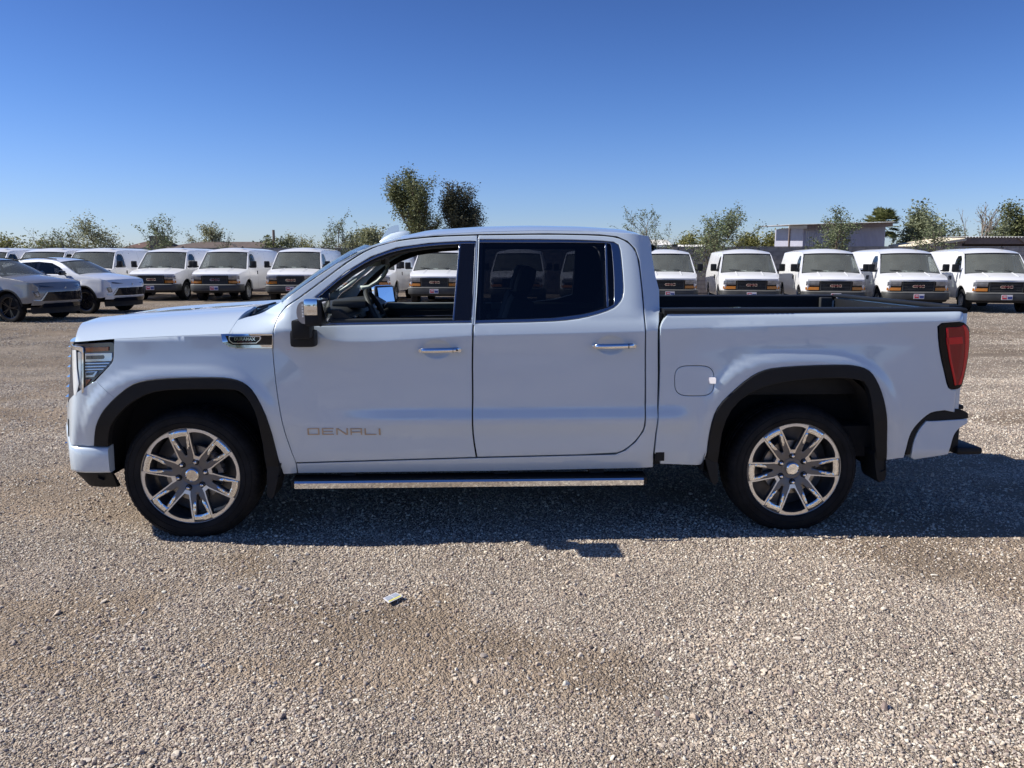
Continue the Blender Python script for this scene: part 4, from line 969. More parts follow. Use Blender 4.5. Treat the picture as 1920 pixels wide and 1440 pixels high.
vz = MB(); vz.box((1.28, .38, 1.80), (.20, .42, .02), rot=Matrix.Rotation(R(-25), 3, 'Y'), bev=.006); vz.box((1.28, -.38, 1.80), (.20, .42, .02), rot=Matrix.Rotation(R(-25), 3, 'Y'), bev=.006); vz.build('sun_visor', M['interior2'], T, True)
rm = MB(); rm.box((1.10, 0, 1.70), (.03, .25, .07), bev=.01); rm.tube([(1.10, 0, 1.70), (1.02, 0, 1.80)], .01, 6); rm.build('rear_view_mirror', M['interior'], T, True)
# ================================================================= GROUND
def vnoise(x, y, seed, cell):
    rg = np.random.default_rng(seed); L = rg.random((64, 64)); x = np.asarray(x)/cell; y = np.asarray(y)/cell
    i, j = np.floor(x).astype(int), np.floor(y).astype(int); fx_, fy_ = x-i, y-j; fx_ = fx_*fx_*(3-2*fx_); fy_ = fy_*fy_*(3-2*fy_)
    g = lambda a, b: L[a % 64, b % 64]
    return (g(i, j)*(1-fx_)+g(i+1, j)*fx_)*(1-fy_)+(g(i, j+1)*(1-fx_)+g(i+1, j+1)*fx_)*fy_
def dirt(x, y):
    """0 clean gravel .. 1 bare earth; streaks run along the lot"""
    n = .42*vnoise(x, y*2.2, 3, 2.3)+.30*vnoise(x+7, y*1.8, 5, .9)+.18*vnoise(x, y, 8, .37)+.10*vnoise(x, y, 9, .15)
    return sstep(.45, .62, n)
def gh_(x, y):
    """gentle unevenness, falling to nothing with distance"""
    f = 1-sstep(14, 30, np.hypot(x, y-4))
    h = .044*(vnoise(x, y*1.6, 11, 1.7)-.5)+.020*(vnoise(x, y, 12, .5)-.5)+.006*(vnoise(x, y, 14, .17)-.5)
    t = np.exp(-((y-5.0)/1.3)**2)*.7*(np.abs(x) < 9)      # firmer and flatter where the truck stands
    return h*f*(1-t)
def gridlines(a, b, fine, far):
    pos = [0.0]; c = list(np.arange(a, b+1e-6, fine)); s = fine
    left = []; p = a
    while p > -far: s *= 1.18; p -= s; left.append(p)
    right = []; p = b; s = fine
    while p < far: s *= 1.18; p += s; right.append(p)
    return np.array(left[::-1]+c+right)
gx = gridlines(-7, 7, .05, 900); gy = gridlines(1.0, 10, .05, 900)
XX, YY = np.meshgrid(gx, gy, indexing='ij'); ZZ = gh_(XX, YY)
nx, ny = XX.shape; idx = np.arange(nx*ny).reshape(nx, ny)
me = bpy.data.meshes.new('ground'); co = np.stack([XX, YY, ZZ], -1).reshape(-1, 3)
q = np.stack([idx[:-1, :-1], idx[1:, :-1], idx[1:, 1:], idx[:-1, 1:]], -1).reshape(-1, 4)
me.vertices.add(len(co)); me.vertices.foreach_set('co', co.ravel()); me.loops.add(len(q)*4); me.loops.foreach_set('vertex_index', q.ravel().astype(np.int32))
me.polygons.add(len(q)); me.polygons.foreach_set('loop_start', np.arange(0, len(q)*4, 4, dtype=np.int32)); me.polygons.foreach_set('use_smooth', [True]*len(q))
me.update(); at_ = me.attributes.new('dirt', 'FLOAT', 'POINT'); at_.data.foreach_set('value', dirt(XX, YY).ravel().astype(np.float32))
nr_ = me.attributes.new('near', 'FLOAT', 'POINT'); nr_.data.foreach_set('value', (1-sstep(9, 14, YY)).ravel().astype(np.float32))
m, t, b = new_mat('gravel_ground'); b.inputs['Roughness'].default_value = 0.95; b.inputs['Specular IOR Level'].default_value = 0.2
N_ = t.nodes.new; L_ = t.links.new
tc = N_('ShaderNodeTexCoord')
def vor(scale, feat='F1'):
    v = N_('ShaderNodeTexVoronoi'); v.inputs['Scale'].default_value = scale; v.feature = feat; L_(tc.outputs['Object'], v.inputs['Vector']); return v
v1 = vor(62); v2 = vor(140); v3 = vor(26)
hs = N_('ShaderNodeSeparateColor'); L_(v1.outputs['Color'], hs.inputs[0])
cr = N_('ShaderNodeValToRGB'); cr.color_ramp.elements[0].color = (0.173, 0.138, 0.120, 1); cr.color_ramp.elements[1].color = (0.750, 0.660, 0.585, 1)
e = cr.color_ramp.elements.new(.45); e.color = (0.405, 0.352, 0.323, 1); e = cr.color_ramp.elements.new(.75); e.color = (0.510, 0.413, 0.352, 1)
L_(hs.outputs[0], cr.inputs[0])
hs2 = N_('ShaderNodeSeparateColor'); L_(v2.outputs['Color'], hs2.inputs[0])
cr2 = N_('ShaderNodeValToRGB'); cr2.color_ramp.elements[0].color = (0.225, 0.173, 0.143, 1); cr2.color_ramp.elements[1].color = (0.630, 0.540, 0.465, 1); L_(hs2.outputs[1], cr2.inputs[0])
mxa = N_('ShaderNodeMix'); mxa.data_type = 'RGBA'; mxa.inputs[0].default_value = .45; L_(cr.outputs[0], mxa.inputs[6]); L_(cr2.outputs[0], mxa.inputs[7])
nz = N_('ShaderNodeTexNoise'); nz.inputs['Scale'].default_value = 1.3; nz.inputs['Detail'].default_value = 7; L_(tc.outputs['Object'], nz.inputs['Vector'])
nz2 = N_('ShaderNodeTexNoise'); nz2.inputs['Scale'].default_value = 260; nz2.inputs['Detail'].default_value = 4; L_(tc.outputs['Object'], nz2.inputs['Vector'])
dc = N_('ShaderNodeValToRGB'); dc.color_ramp.elements[0].color = (0.225, 0.162, 0.117, 1); dc.color_ramp.elements[1].color = (0.450, 0.338, 0.247, 1); L_(nz2.outputs[0], dc.inputs[0])
da = N_('ShaderNodeAttribute'); da.attribute_name = 'dirt'
# far dirt streaks from the material, near ones from the mesh attribute
mp = N_('ShaderNodeMapping'); mp.inputs['Scale'].default_value = (.10, .30, 1); L_(tc.outputs['Object'], mp.inputs[0])
nf = N_('ShaderNodeTexNoise'); nf.inputs['Scale'].default_value = 1.0; nf.inputs['Detail'].default_value = 6; L_(mp.outputs[0], nf.inputs['Vector'])
rf1 = N_('ShaderNodeMapRange'); rf1.inputs[1].default_value = .45; rf1.inputs[2].default_value = .65; L_(nf.outputs[0], rf1.inputs[0])
na = N_('ShaderNodeAttribute'); na.attribute_name = 'near'
mf = N_('ShaderNodeMix'); mf.data_type = 'FLOAT'; L_(na.outputs['Fac'], mf.inputs[0]); L_(rf1.outputs[0], mf.inputs[2]); L_(da.outputs['Fac'], mf.inputs[3])
ms = N_('ShaderNodeMath'); ms.operation = 'MULTIPLY'; ms.inputs[1].default_value = .62; L_(mf.outputs[0], ms.inputs[0])
mxb = N_('ShaderNodeMix'); mxb.data_type = 'RGBA'; L_(ms.outputs[0], mxb.inputs[0]); L_(mxa.outputs[2], mxb.inputs[6]); L_(dc.outputs[0], mxb.inputs[7])
vr = N_('ShaderNodeMapRange'); vr.inputs[1].default_value = .3; vr.inputs[2].default_value = .7; vr.inputs[3].default_value = .74; vr.inputs[4].default_value = 1.22; L_(nz.outputs[0], vr.inputs[0])
vm = N_('ShaderNodeVectorMath'); vm.operation = 'SCALE'; L_(mxb.outputs[2], vm.inputs[0]); L_(vr.outputs[0], vm.inputs['Scale'])
# past the modelled pebbles the colour is darkened for the shade among the stones
fs = N_('ShaderNodeMix'); fs.data_type = 'RGBA'; fs.blend_type = 'MULTIPLY'; fs.inputs[0].default_value = 1; L_(vm.outputs[0], fs.inputs[6])
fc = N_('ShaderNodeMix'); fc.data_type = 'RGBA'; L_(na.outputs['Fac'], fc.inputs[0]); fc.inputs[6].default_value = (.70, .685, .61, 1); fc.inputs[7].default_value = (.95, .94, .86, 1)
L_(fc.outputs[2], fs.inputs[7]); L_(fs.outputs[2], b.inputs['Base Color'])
# relief: stones of three sizes
def inv(v, k):
    mm = N_('ShaderNodeMath'); mm.operation = 'MULTIPLY'; mm.inputs[1].default_value = -k; L_(v.outputs['Distance'], mm.inputs[0]); return mm
a1, a2, a3 = inv(v1, .9), inv(v2, .5), inv(v3, .7)
s1 = N_('ShaderNodeMath'); L_(a1.outputs[0], s1.inputs[0]); L_(a2.outputs[0], s1.inputs[1])
s2 = N_('ShaderNodeMath'); L_(s1.outputs[0], s2.inputs[0]); L_(a3.outputs[0], s2.inputs[1])
bp = N_('ShaderNodeBump'); bp.inputs['Strength'].default_value = 1.0; bp.inputs['Distance'].default_value = .022; L_(s2.outputs[0], bp.inputs['Height']); L_(bp.outputs[0], b.inputs['Normal'])
me.materials.append(m)
ground = bpy.data.objects.new('ground', me); COL.objects.link(ground); ground['kind'] = 'structure'

# ---- loose stones: real pebbles, scattered with geometry nodes
ms_, t, b = new_mat('pebble'); b.inputs['Roughness'].default_value = .85; b.inputs['Specular IOR Level'].default_value = .3
N_ = t.nodes.new; L_ = t.links.new
oi = N_('ShaderNodeObjectInfo'); cr = N_('ShaderNodeValToRGB'); el_ = cr.color_ramp.elements
el_[0].color = (0.215, 0.158, 0.150, 1); el_[1].color = (0.700, 0.660, 0.610, 1)
for p_, c_ in ((.12, (0.285, 0.232, 0.217)), (.3, (0.413, 0.352, 0.323)), (.45, (0.465, 0.367, 0.300)), (.6, (0.540, 0.480, 0.450)), (.75, (0.600, 0.503, 0.427)), (.9, (0.660, 0.600, 0.545))):
    e = el_.new(p_); e.color = (*c_, 1)
L_(oi.outputs['Random'], cr.inputs[0])
nz = N_('ShaderNodeTexNoise'); nz.inputs['Scale'].default_value = 3; tc = N_('ShaderNodeTexCoord'); L_(tc.outputs['Object'], nz.inputs['Vector'])
r_ = N_('ShaderNodeMapRange'); r_.inputs[3].default_value = .78; r_.inputs[4].default_value = 1.2; L_(nz.outputs[0], r_.inputs[0])
vm = N_('ShaderNodeVectorMath'); vm.operation = 'SCALE'; L_(cr.outputs[0], vm.inputs[0]); L_(r_.outputs[0], vm.inputs['Scale']); wm = N_('ShaderNodeVectorMath'); wm.operation = 'MULTIPLY'; wm.inputs[1].default_value = (1.08, 1.08, .98); L_(vm.outputs[0], wm.inputs[0]); L_(wm.outputs[0], b.inputs['Base Color'])
src = bpy.data.collections.new('pebble_kinds')
for k in range(14):
    bm = bmesh.new(); bmesh.ops.create_icosphere(bm, subdivisions=3 if k < 5 else 2, radius=1)
    sq = Vector((random.uniform(.75, 1.2), random.uniform(.6, 1.0), random.uniform(.42, .75)))
    cuts = [(Vector((random.gauss(0, 1), random.gauss(0, 1), random.gauss(0, 1))).normalized(), random.uniform(.50, .82)) for _ in range(11)]
    for v in bm.verts:
        p = v.co*(1+.16*noise.noise(v.co*1.4+Vector((k*3.1, 0, 0))))
        for n_, d_ in cuts:
            h_ = p.dot(n_)-d_
            if h_ > 0: p -= n_*h_*.93
        v.co = Vector((p.x*sq.x, p.y*sq.y, p.z*sq.z))
    me = bpy.data.meshes.new('pebble'); bm.to_mesh(me); bm.free(); me.materials.append(ms_); me.polygons.foreach_set('use_smooth', [True]*len(me.polygons))
    me.set_sharp_from_angle(angle=R(26))
    src.objects.link(bpy.data.objects.new('pebble_kind_%02d' % k, me))
def scatter(y0, y1, dens_, smin, smax, pw, dcut):
    n = int(dens_*(y1-y0)*(y0+y1)*.5*1.75); u = RNG.random(n); y = np.sqrt(y0**2+u*(y1**2-y0**2)) if dens_ < 0 else y0+(y1-y0)*RNG.random(n)
    hw = .80*y+.5; x = (RNG.random(n)*2-1)*hw
    cl = vnoise(x, y, 21, .28)*.5+vnoise(x, y, 22, .09)*.5
    keep = RNG.random(n) < np.clip((1-dcut*dirt(x, y))*(.45+1.1*cl), 0, 1)
    x, y = x[keep], y[keep]; s = smin+(smax-smin)*RNG.random(len(x))**pw
    return x, y, s
sets = [scatter(1.6, 4.2, 9500, .0035, .0085, 1.9, .74), scatter(4.2, 7.0, 4300, .0045, .0100, 1.8, .72), scatter(6.6, 11, 1300, .007, .013, 1.6, .65), scatter(10.3, 17, 700, .007, .012, 1.6, .6), scatter(15.5, 30, 190, .009, .016, 1.6, .5), scatter(1.6, 9, 170, .008, .0145, 2.4, .2), scatter(1.6, 9, 10, .014, .023, 2.2, .0)]
def patches(y0, y1, dens_, smin, smax):
    x_, y_, s_ = scatter(y0, y1, dens_, smin, smax, 1.8, .1); pn = .6*vnoise(x_, y_*1.5, 31, .8)+.4*vnoise(x_, y_, 32, .25); kp = RNG.random(len(x_)) < sstep(.52, .72, pn); return x_[kp], y_[kp], s_[kp]
sets += [patches(1.6, 5, 1500, .0075, .0135), patches(5, 10, 500, .009, .016)]
x = np.concatenate([a[0] for a in sets]); y = np.concatenate([a[1] for a in sets]); s = np.concatenate([a[2] for a in sets])
print('pebbles', len(x))
# none inside the contact patches of the tyres
me = bpy.data.meshes.new('gravel'); z = gh_(x, y)+s*.18
me.vertices.add(len(x)); me.vertices.foreach_set('co', np.stack([x, y, z], -1).ravel())
def fa(nm, ty, arr, key='value'):
    a = me.attributes.new(nm, ty, 'POINT'); a.data.foreach_set(key, arr.ravel())
fa('rot', 'FLOAT_VECTOR', np.stack([RNG.normal(0, .35, len(x)), RNG.normal(0, .35, len(x)), RNG.random(len(x))*6.283], -1).astype(np.float32), 'vector')
fa('scl', 'FLOAT_VECTOR', (s[:, None]*(1+.25*(RNG.random((len(x), 3))-.5))).astype(np.float32), 'vector')
kid = np.where(s > .0125, RNG.integers(0, 5, len(x)), RNG.integers(5, 14, len(x)))
fa('kid', 'INT', kid.astype(np.int32))
gravel = bpy.data.objects.new('gravel', me); COL.objects.link(gravel); gravel['kind'] = 'stuff'
tag(gravel, 'loose grey and tan gravel covering the lot in the foreground', 'gravel')
ng = bpy.data.node_groups.new('scatter', 'GeometryNodeTree'); ng.interface.new_socket('Geometry', in_out='INPUT', socket_type='NodeSocketGeometry'); ng.interface.new_socket('Geometry', in_out='OUTPUT', socket_type='NodeSocketGeometry')
n = ng.nodes.new; gi, go = n('NodeGroupInput'), n('NodeGroupOutput'); ip = n('GeometryNodeInstanceOnPoints'); ci = n('GeometryNodeCollectionInfo')
ci.inputs['Collection'].default_value = src; ci.inputs['Separate Children'].default_value = True; ci.inputs['Reset Children'].default_value = True
def na_(nm, dt):
    q_ = n('GeometryNodeInputNamedAttribute'); q_.data_type = dt; q_.inputs[0].default_value = nm; return q_
a, b_, c_ = na_('rot', 'FLOAT_VECTOR'), na_('scl', 'FLOAT_VECTOR'), na_('kid', 'INT')
ln = ng.links.new; ln(gi.outputs[0], ip.inputs['Points']); ln(ci.outputs[0], ip.inputs['Instance']); ip.inputs['Pick Instance'].default_value = True
ln(c_.outputs[0], ip.inputs['Instance Index']); e2r = n('FunctionNodeEulerToRotation'); ln(a.outputs[0], e2r.inputs[0]); ln(e2r.outputs[0], ip.inputs['Rotation']); ln(b_.outputs[0], ip.inputs['Scale'])
ln(ip.outputs[0], go.inputs[0]); md = gravel.modifiers.new('scatter', 'NODES'); md.node_group = ng
me.materials.append(ms_)
# ---- litter
lit = MB(); X0, Y0 = -.575, 2.0
# ================================================================= THE PARKED VANS
def lerp_edge(pts, n):
    P_ = np.array(pts, float); d = np.concatenate([[0], np.cumsum(np.linalg.norm(np.diff(P_, axis=0), axis=1))]); t = np.linspace(0, d[-1], n)
    return np.stack([np.interp(t, d, P_[:, i]) for i in range(P_.shape[1])], -1)
def bridge(S, edge, dz, fwd=0.0, n=8, step=None, p=2.3):
    """closes the gap between the two side panels with a crowned skin"""
    g = []
    for (x, z), k in zip(edge, range(len(edge))):
        w = float(S(x, z)); c = dz[k] if hasattr(dz, '__len__') else dz; f = fwd[k] if hasattr(fwd, '__len__') else fwd
        g.append([(x-f*(1-abs(j/n)**2), w*j/n, z+c*(1-abs(j/n)**p)) for j in range(-n, n+1)])
    return g
def arc(cx, cz, r, a0, a1, n=12): return [(cx+r*math.cos(R(a0+(a1-a0)*k/n)), cz+r*math.sin(R(a0+(a1-a0)*k/n))) for k in range(n+1)]
def Sv(x, z):
    x = np.asarray(x, float); z = np.asarray(z, float)
    w = sint(z, [.3, .45, .7, .95, 1.2, 1.32, 1.6, 2.0, 2.2], [.93, .965, .985, .99, .975, .955, .895, .80, .70], .03)
    w = w-.10*(1-sstep(0, .75, x))-.05*sstep(5.3, 5.7, x)-.03*(1-sstep(0.05, .3, x))
    return w
VT = empty('cargo_van', (0, 0, 0))
side = [(.10, .66), (.07, .95), (.10, 1.03), (.16, 1.075), (.5, 1.16), (.90, 1.24), (1.12, 1.50), (1.40, 1.83), (1.52, 1.93), (1.75, 1.985), (2.4, 2.01), (5.2, 2.01), (5.5, 1.97), (5.60, 1.8), (5.66, 1.2), (5.66, .60), (5.55, .45), (4.86, .42)]
side += arc(4.36, .42, .45, 0, 180)[1:-1] + [(3.91, .42), (1.42, .42)] + arc(.95, .40, .46, 5, 175)[1:-1] + [(.48, .55), (.40, .64)]
dwin = [(1.16, 1.29), (1.96, 1.29), (1.98, 1.72), (1.90, 1.84), (1.60, 1.85), (1.44, 1.74)]
so2 = dens(smooth_poly(side, .5, 1), True, .12)
panel('body_side', Sv, [so2, dens(dwin, True, .12)], M['van_white'], VT, .14, gap=0, roll=.01, depth=.05)
panel('side_window', Sv, [dens(dwin, True, .2)], M['vanside'], VT, .2, gap=0, roll=.002, depth=.005, out=-.012)
ring_o = offset_poly(dens(dwin, True, .12), -.004); 
panel('window_seal', Sv, [ring_o, offset_poly(dens(dwin, True, .12), .022)], M['gloss_black'], VT, .2, gap=0, roll=.002, depth=.005, out=-.004)
hd = lerp_edge([(.10, 1.03), (.16, 1.075), (.5, 1.16), (.90, 1.24)], 8)
hg = bridge(Sv, hd, [.03, .045, .055, .06, .06, .06, .06, .06], [.09, .09, .09, .08, .06, .05, .04, .04])
MB().grid(hg).build('hood', M['van_white'], VT, True)
for sy in (-.42, .42):
    b = MB(); b.grid([[(x-.05, sy+dy, z+.052+ (0 if abs(dy) > .01 else .012)) for dy in (-.03, 0, .03)] for x, z in hd[2:]]); b.build('hood_crease', M['van_white'], VT, True)
ws = lerp_edge([(.92, 1.245), (1.14, 1.505), (1.42, 1.84), (1.50, 1.915)], 8)
wg = bridge(lambda x, z: Sv(x, z)-.035, ws, .015, .14, p=2)
MB().grid(wg).build('windscreen', M['vanglass'], VT, True)
bd_ = MB()
for r_ in (0, -1):
    a, c = np.array(wg[r_]), np.array(wg[r_ + (1 if r_ == 0 else -1)]); bd_.grid([[tuple(p+np.array([-.006, 0, .004])) for p in a], [tuple(p*.7+q*.3+np.array([-.006, 0, .004])) for p, q in zip(a, c)]])
for sd in (0, -1):
    col_ = [np.array(r[sd]) for r in wg]; inn = [np.array(r[sd])*.75+np.array(r[1 if sd == 0 else -2])*.25 for r in wg]
    bd_.grid([[tuple(p+np.array([-.007, 0, .004])) for p in col_], [tuple(p+np.array([-.007, 0, .004])) for p in inn]])
bd_.build('windscreen_seal', M['gloss_black'], VT, True)
rfv = lerp_edge([(1.50, 1.92), (1.75, 1.985), (2.4, 2.01), (5.2, 2.01), (5.5, 1.97), (5.6, 1.8)], 14)
MB().grid(bridge(Sv, rfv, [.03, .09]+[.105]*10+[.07, .01], [.13, .06]+[0]*12)).build('roof', M['van_white'], VT, True)
MB().grid(bridge(Sv, lerp_edge([(5.6, 1.8), (5.66, 1.2), (5.66, .60)], 5), 0.0, -.03)).build('rear_door', M['van_white'], VT, True)
def nv(w, z, out=0): return (.035+.085*abs(w/.95)**3-(.02 if z > .9 else .0)-out, w, z)
def vpatch(nm, wa, wb, z0, z1, out, th, mat, par=VT, n=5):
    g = [[nv(w, z, out) for z in np.linspace(z0, z1, 4)] for w in np.linspace(wa, wb, n)]; gb = [[nv(w, z, out-th) for z in np.linspace(z0, z1, 4)] for w in np.linspace(wa, wb, n)]
    b = MB(); b.grid(g); b.grid(gb); b.grid([g[0], gb[0]]); b.grid([g[-1], gb[-1]]); b.grid([[r[0] for r in g], [r[0] for r in gb]]); b.grid([[r[-1] for r in g], [r[-1] for r in gb]])
    return b.build(nm, mat, par, True, sharp=40)
vpatch('nose_panel', -.86, .86, .66, 1.05, -.03, .05, M['gloss_black'], n=12)
vpatch('nose_panel', -.86, .86, 1.005, 1.06, -.006, .03, M['van_white'], n=12)
gr = vpatch('grille', -.47, .47, .68, 1.0, .004, .03, M['plastic'], n=8)
vpatch('grille_frame', -.47, .47, .985, 1.01, .02, .03, M['bumpgrey'], gr, 8); vpatch('grille_frame', -.45, .45, .672, .69, .02, .03, M['bumptop'], gr, 8)
for s in (-1, 1): vpatch('grille_frame', s*.445, s*.475, .68, 1.0, .02, .03, M['bumpgrey'], gr, 2)
for zz in (.735, .785, .835, .885, .935): vpatch('grille_bar', -.44, .44, zz, zz+.008, .012, .01, M['bumptop'], gr, 6)
V_, F_ = text_mesh('GMC', bold=.05); mk('grille_lettering', [(nv(0, .8)[0]-.022-.008*q.z, -q.x*.33, .845+q.y*.07) for q in V_], [f[::-1] for f in F_], M['red_badge'], gr)
mk('lettering_outline', [(nv(0, .8)[0]-.018-.008*q.z, -q.x*.36, .845+q.y*.09) for q in V_], [f[::-1] for f in F_], M['chrome'], gr)
for s in (-1, 1):
    hl = vpatch('headlight', s*.51, s*.90, .855, .995, .004, .03, M['vanlamp'], n=4)
    for w0 in (.60, .76):
        bb = MB(); c = nv(s*w0, .925, -.012); bb.lathe([(.0, .02), (.03, .01), (.052, -.012)], 12, (0, 0, 0)); v = [Vector((c[0]+p[1], c[1]+p[0], c[2]+p[2])) for p in bb.v]; b2 = MB(); b2.add(v, bb.f); b2.build('reflector', M['lamp'], hl, True)
    vpatch('lamp_glint', s*.80, s*.89, .86, .99, .008, .004, M['clearlens'], hl, 2)
    vpatch('turn_signal', s*.51, s*.91, .705, .80, .004, .03, M['amber'], n=4)
# bumper: bar wrapped round the corners, faded top edge
bp_ = [(.42, .955), (.25, .955), (.12, .93), (.04, .87), (.0, .75), (-.035, .5), (-.05, .25), (-.055, 0)]
full_ = [(x, -w) for x, w in bp_]+[(x, w) for x, w in bp_[::-1][1:]]
def vbar(nm, mat, prof):
    g = []
    for i, (x, y) in enumerate(full_):
        a, c = full_[max(i-1, 0)], full_[min(i+1, len(full_)-1)]; t = np.array([c[0]-a[0], c[1]-a[1]]); t /= np.linalg.norm(t); nx, ny = -t[1], t[0]
        if abs(y) >= .9 and ny*y < 0: nx, ny = -nx, -ny
        if abs(y) < .9 and nx > 0: nx, ny = -nx, -ny
        g.append([(x+nx*o, y+ny*o, z) for z, o in prof])
    return MB().grid(g).build(nm, mat, VT, True, sharp=50)
vbar('bumper', M['bumpgrey'], [(.655, -.03), (.65, .01), (.60, .03), (.45, .03), (.41, .02), (.40, -.05)])
vbar('bumper_top', M['bumptop'], [(.662, -.04), (.668, .0), (.655, .026), (.632, .032), (.628, .022)])
vbar('air_dam', M['plastic'], [(.405, -.02), (.34, -.05), (.33, -.10)])
pl_ = MB(); pl_.box((-.095, 0, .52), (.008, .31, .16), bev=.003); plo = pl_.build('licence_plate', M['plate_white'], VT)
p2 = MB(); p2.box((-.1005, .07, .52), (.003, .13, .12)); p2.build('plate_panel', M['plate_red'], plo)
p3 = MB(); p3.box((-.1005, -.08, .505), (.003, .12, .08)); p3.build('plate_panel', M['plate_blue'], plo)
p4 = MB(); p4.box((-.103, .06, .535), (.002, .09, .035)); p4.build('plate_mark', M['plate_white'], plo)
for s in (-1, 1):
    mr = MB(); mr.box((1.10, s*1.14, 1.44), (.11, .20, .26), bev=.035); mr.tube([(1.16, s*.95, 1.34), (1.12, s*1.08, 1.35)], .028, 6); m_ = mr.build('mirror', M['plastic'], VT, True)
    hn = MB(); hn.box((1.97, s*(float(Sv(1.97, 1.1))+.01), 1.10), (.035, .03, .14), bev=.01); hn.build('door_handle', M['plastic'], VT, True)
    hn = MB(); hn.box((2.12, s*(float(Sv(1.97, 1.1))+.01), 1.10), (.035, .03, .14), bev=.01)
    if s < 0: pass
    if s > 0: hn.build('door_handle', M['plastic'], VT, True)
    for xx, za, zb_ in ((1.06, .50, 1.26), (2.045, .46, 1.93), (3.3, .46, 1.93)):
        sm = MB(); zs = np.linspace(za, zb_, 8); sm.grid([[(xx-.004, s*(float(Sv(xx, z))+.0012), z) for z in zs], [(xx+.004, s*(float(Sv(xx, z))+.0012), z) for z in zs]]); sm.build('door_seam', M['bumpgrey'], VT)
    wp = MB(); y0 = -.55 if s < 0 else .12
    wp.tube([(.92, y0, 1.30), (.86, y0+.2, 1.345), (.90, y0+.52, 1.37)], .011, 5); wp.build('wiper', M['plastic'], VT, True)
an = MB(); an.box((1.95, -.45, 2.115), (.18, .08, .03), bev=.012); an.box((1.98, -.45, 2.145), (.08, .03, .06), bev=.010); an.build('roof_antenna', M['plastic'], VT, True)
it = MB(); it.box((1.20, 0, 1.12), (.45, 1.70, .25), bev=.05); it.build('dashboard', M['bumpgrey'], VT, True)
fl_ = MB(); fl_.box((3.0, 0, .50), (4.9, 1.75, .06)); fl_.build('floor', M['liner'], VT)
bh = MB(); bh.box((2.55, 0, 1.2), (.04, 1.66, 1.4)); bh.build('bulkhead', M['bumpgrey'], VT)
for s in (-1, 1):
    st = MB(); st.box((1.95, s*.42, .95), (.5, .5, .16), bev=.04); st.box((2.2, s*.42, 1.3), (.14, .48, .62), bev=.05); st.box((2.23, s*.42, 1.70), (.10, .26, .18), bev=.04); st.build('seat', M['interior2'], VT, True)
swv = MB(); swv.tube([(1.52+.05*math.sin(a), -.42+.19*math.cos(a), 1.27+.17*math.sin(a)) for a in np.linspace(0, 2*math.pi, 20)], .014, 5, caps=False); swv.build('steering_wheel', M['interior'], VT, True)
pp_ = MB(); pp_.box((1.03, -.05, 1.262), (.22, .38, .006), rot=Matrix.Rotation(R(-24), 3, 'Y')); pp_.box((1.02, .12, 1.285), (.18, .16, .01), rot=Matrix.Rotation(R(-40), 3, 'Y')); pp_.build('paperwork', M['paper'], VT)
stk = MB(); stk.box((1.405, -.60, 1.865), (.03, .10, .002), rot=Matrix.Rotation(R(-50), 3, 'Y')); stk.build('window_sticker', M['plate_white'], VT)
def simple_wheel(root, x, y, r, rim_r, s, rim_mat, spokes, width=.24, spoke_mat=None):
    w = MB(); w.lathe([(rim_r-.01, .03), (rim_r+.004, .0), (rim_r+.03, -.006), (r-.03, -.004), (r-.006, .02), (r, .05), (r, width-.05), (r-.01, width-.02), (r-.05, width), (rim_r, width-.02)], 40)
    ty = w.build('wheel', M['rubber'], root, True, sharp=30)
    c = MB(); c.lathe([(.0001, .0), (.045, .0), (.05, .012), (.052, .03), (rim_r*.55, .045), (rim_r*.60, .04), (rim_r*.9, .055), (rim_r*.93, .01), (rim_r+.006, .002)] if spokes == 0 else [(.0001, .02), (.05, .02), (.055, .05)], 32)
    if spokes == 0:
        c.build('rim', rim_mat, ty, True, sharp=30)
        for k in range(8):
            a = 2*math.pi*k/8; h = MB(); h.lathe([(.0001, .043), (.020, .043)], 10, (rim_r*.74*math.cos(a), 0, rim_r*.74*math.sin(a))); h.build('wheel_hole', M['liner'], ty)
        for k in range(8):
            a = 2*math.pi*(k+.5)/8; h = MB(); h.lathe([(.0001, .02), (.012, .02), (.012, .05)], 8, (.085*math.cos(a), 0, .085*math.sin(a))); h.build('lug_nut', M['chrome'], ty)
    else:
        c.lathe([(rim_r*.93, .015), (rim_r+.006, .0), (rim_r*.92, .03), (rim_r*.9, .18)], 48)
        for k in range(spokes):
            for d_ in (-.13, .13):
                a = 2*math.pi*k/spokes; a0, a1 = a+d_*.4, a+d_; c.add([( .05*math.cos(a0-.25), .022, .05*math.sin(a0-.25)), (.05*math.cos(a0+.25), .022, .05*math.sin(a0+.25)), (rim_r*.95*math.cos(a1+.035), .012, rim_r*.95*math.sin(a1+.035)), (rim_r*.95*math.cos(a1-.035), .012, rim_r*.95*math.sin(a1-.035))], [(0, 1, 2, 3)])
        c.build('rim', rim_mat, ty, False)
        d = MB(); d.lathe([(.0001, .10), (rim_r*.92, .10)], 24); d.build('wheel_back', M['liner'], ty)
    ty.location = (x, y, r-.012)
    if s > 0: ty.rotation_euler = (0, 0, math.pi)
    return ty
for x in (.95, 4.36):
    for s in (-1, 1): simple_wheel(VT, x, s*.95, .375, .225, s, M['steelwheel'], 0)
for x, rr in ((.95, .455), (4.36, .445)):
    for s in (-1, 1):
        l = MB(); l.grid([[(px_, s*w, pz_) for px_, pz_ in arc(x, .40, rr+.01, -5, 185, 14)] for w in (.95, .55)]); l.prism(arc(x, .40, rr+.01, -5, 185, 14), lambda a, b, t: (a, t, b), s*.54, s*.56); l.build('wheel_liner', M['liner'], VT, True)
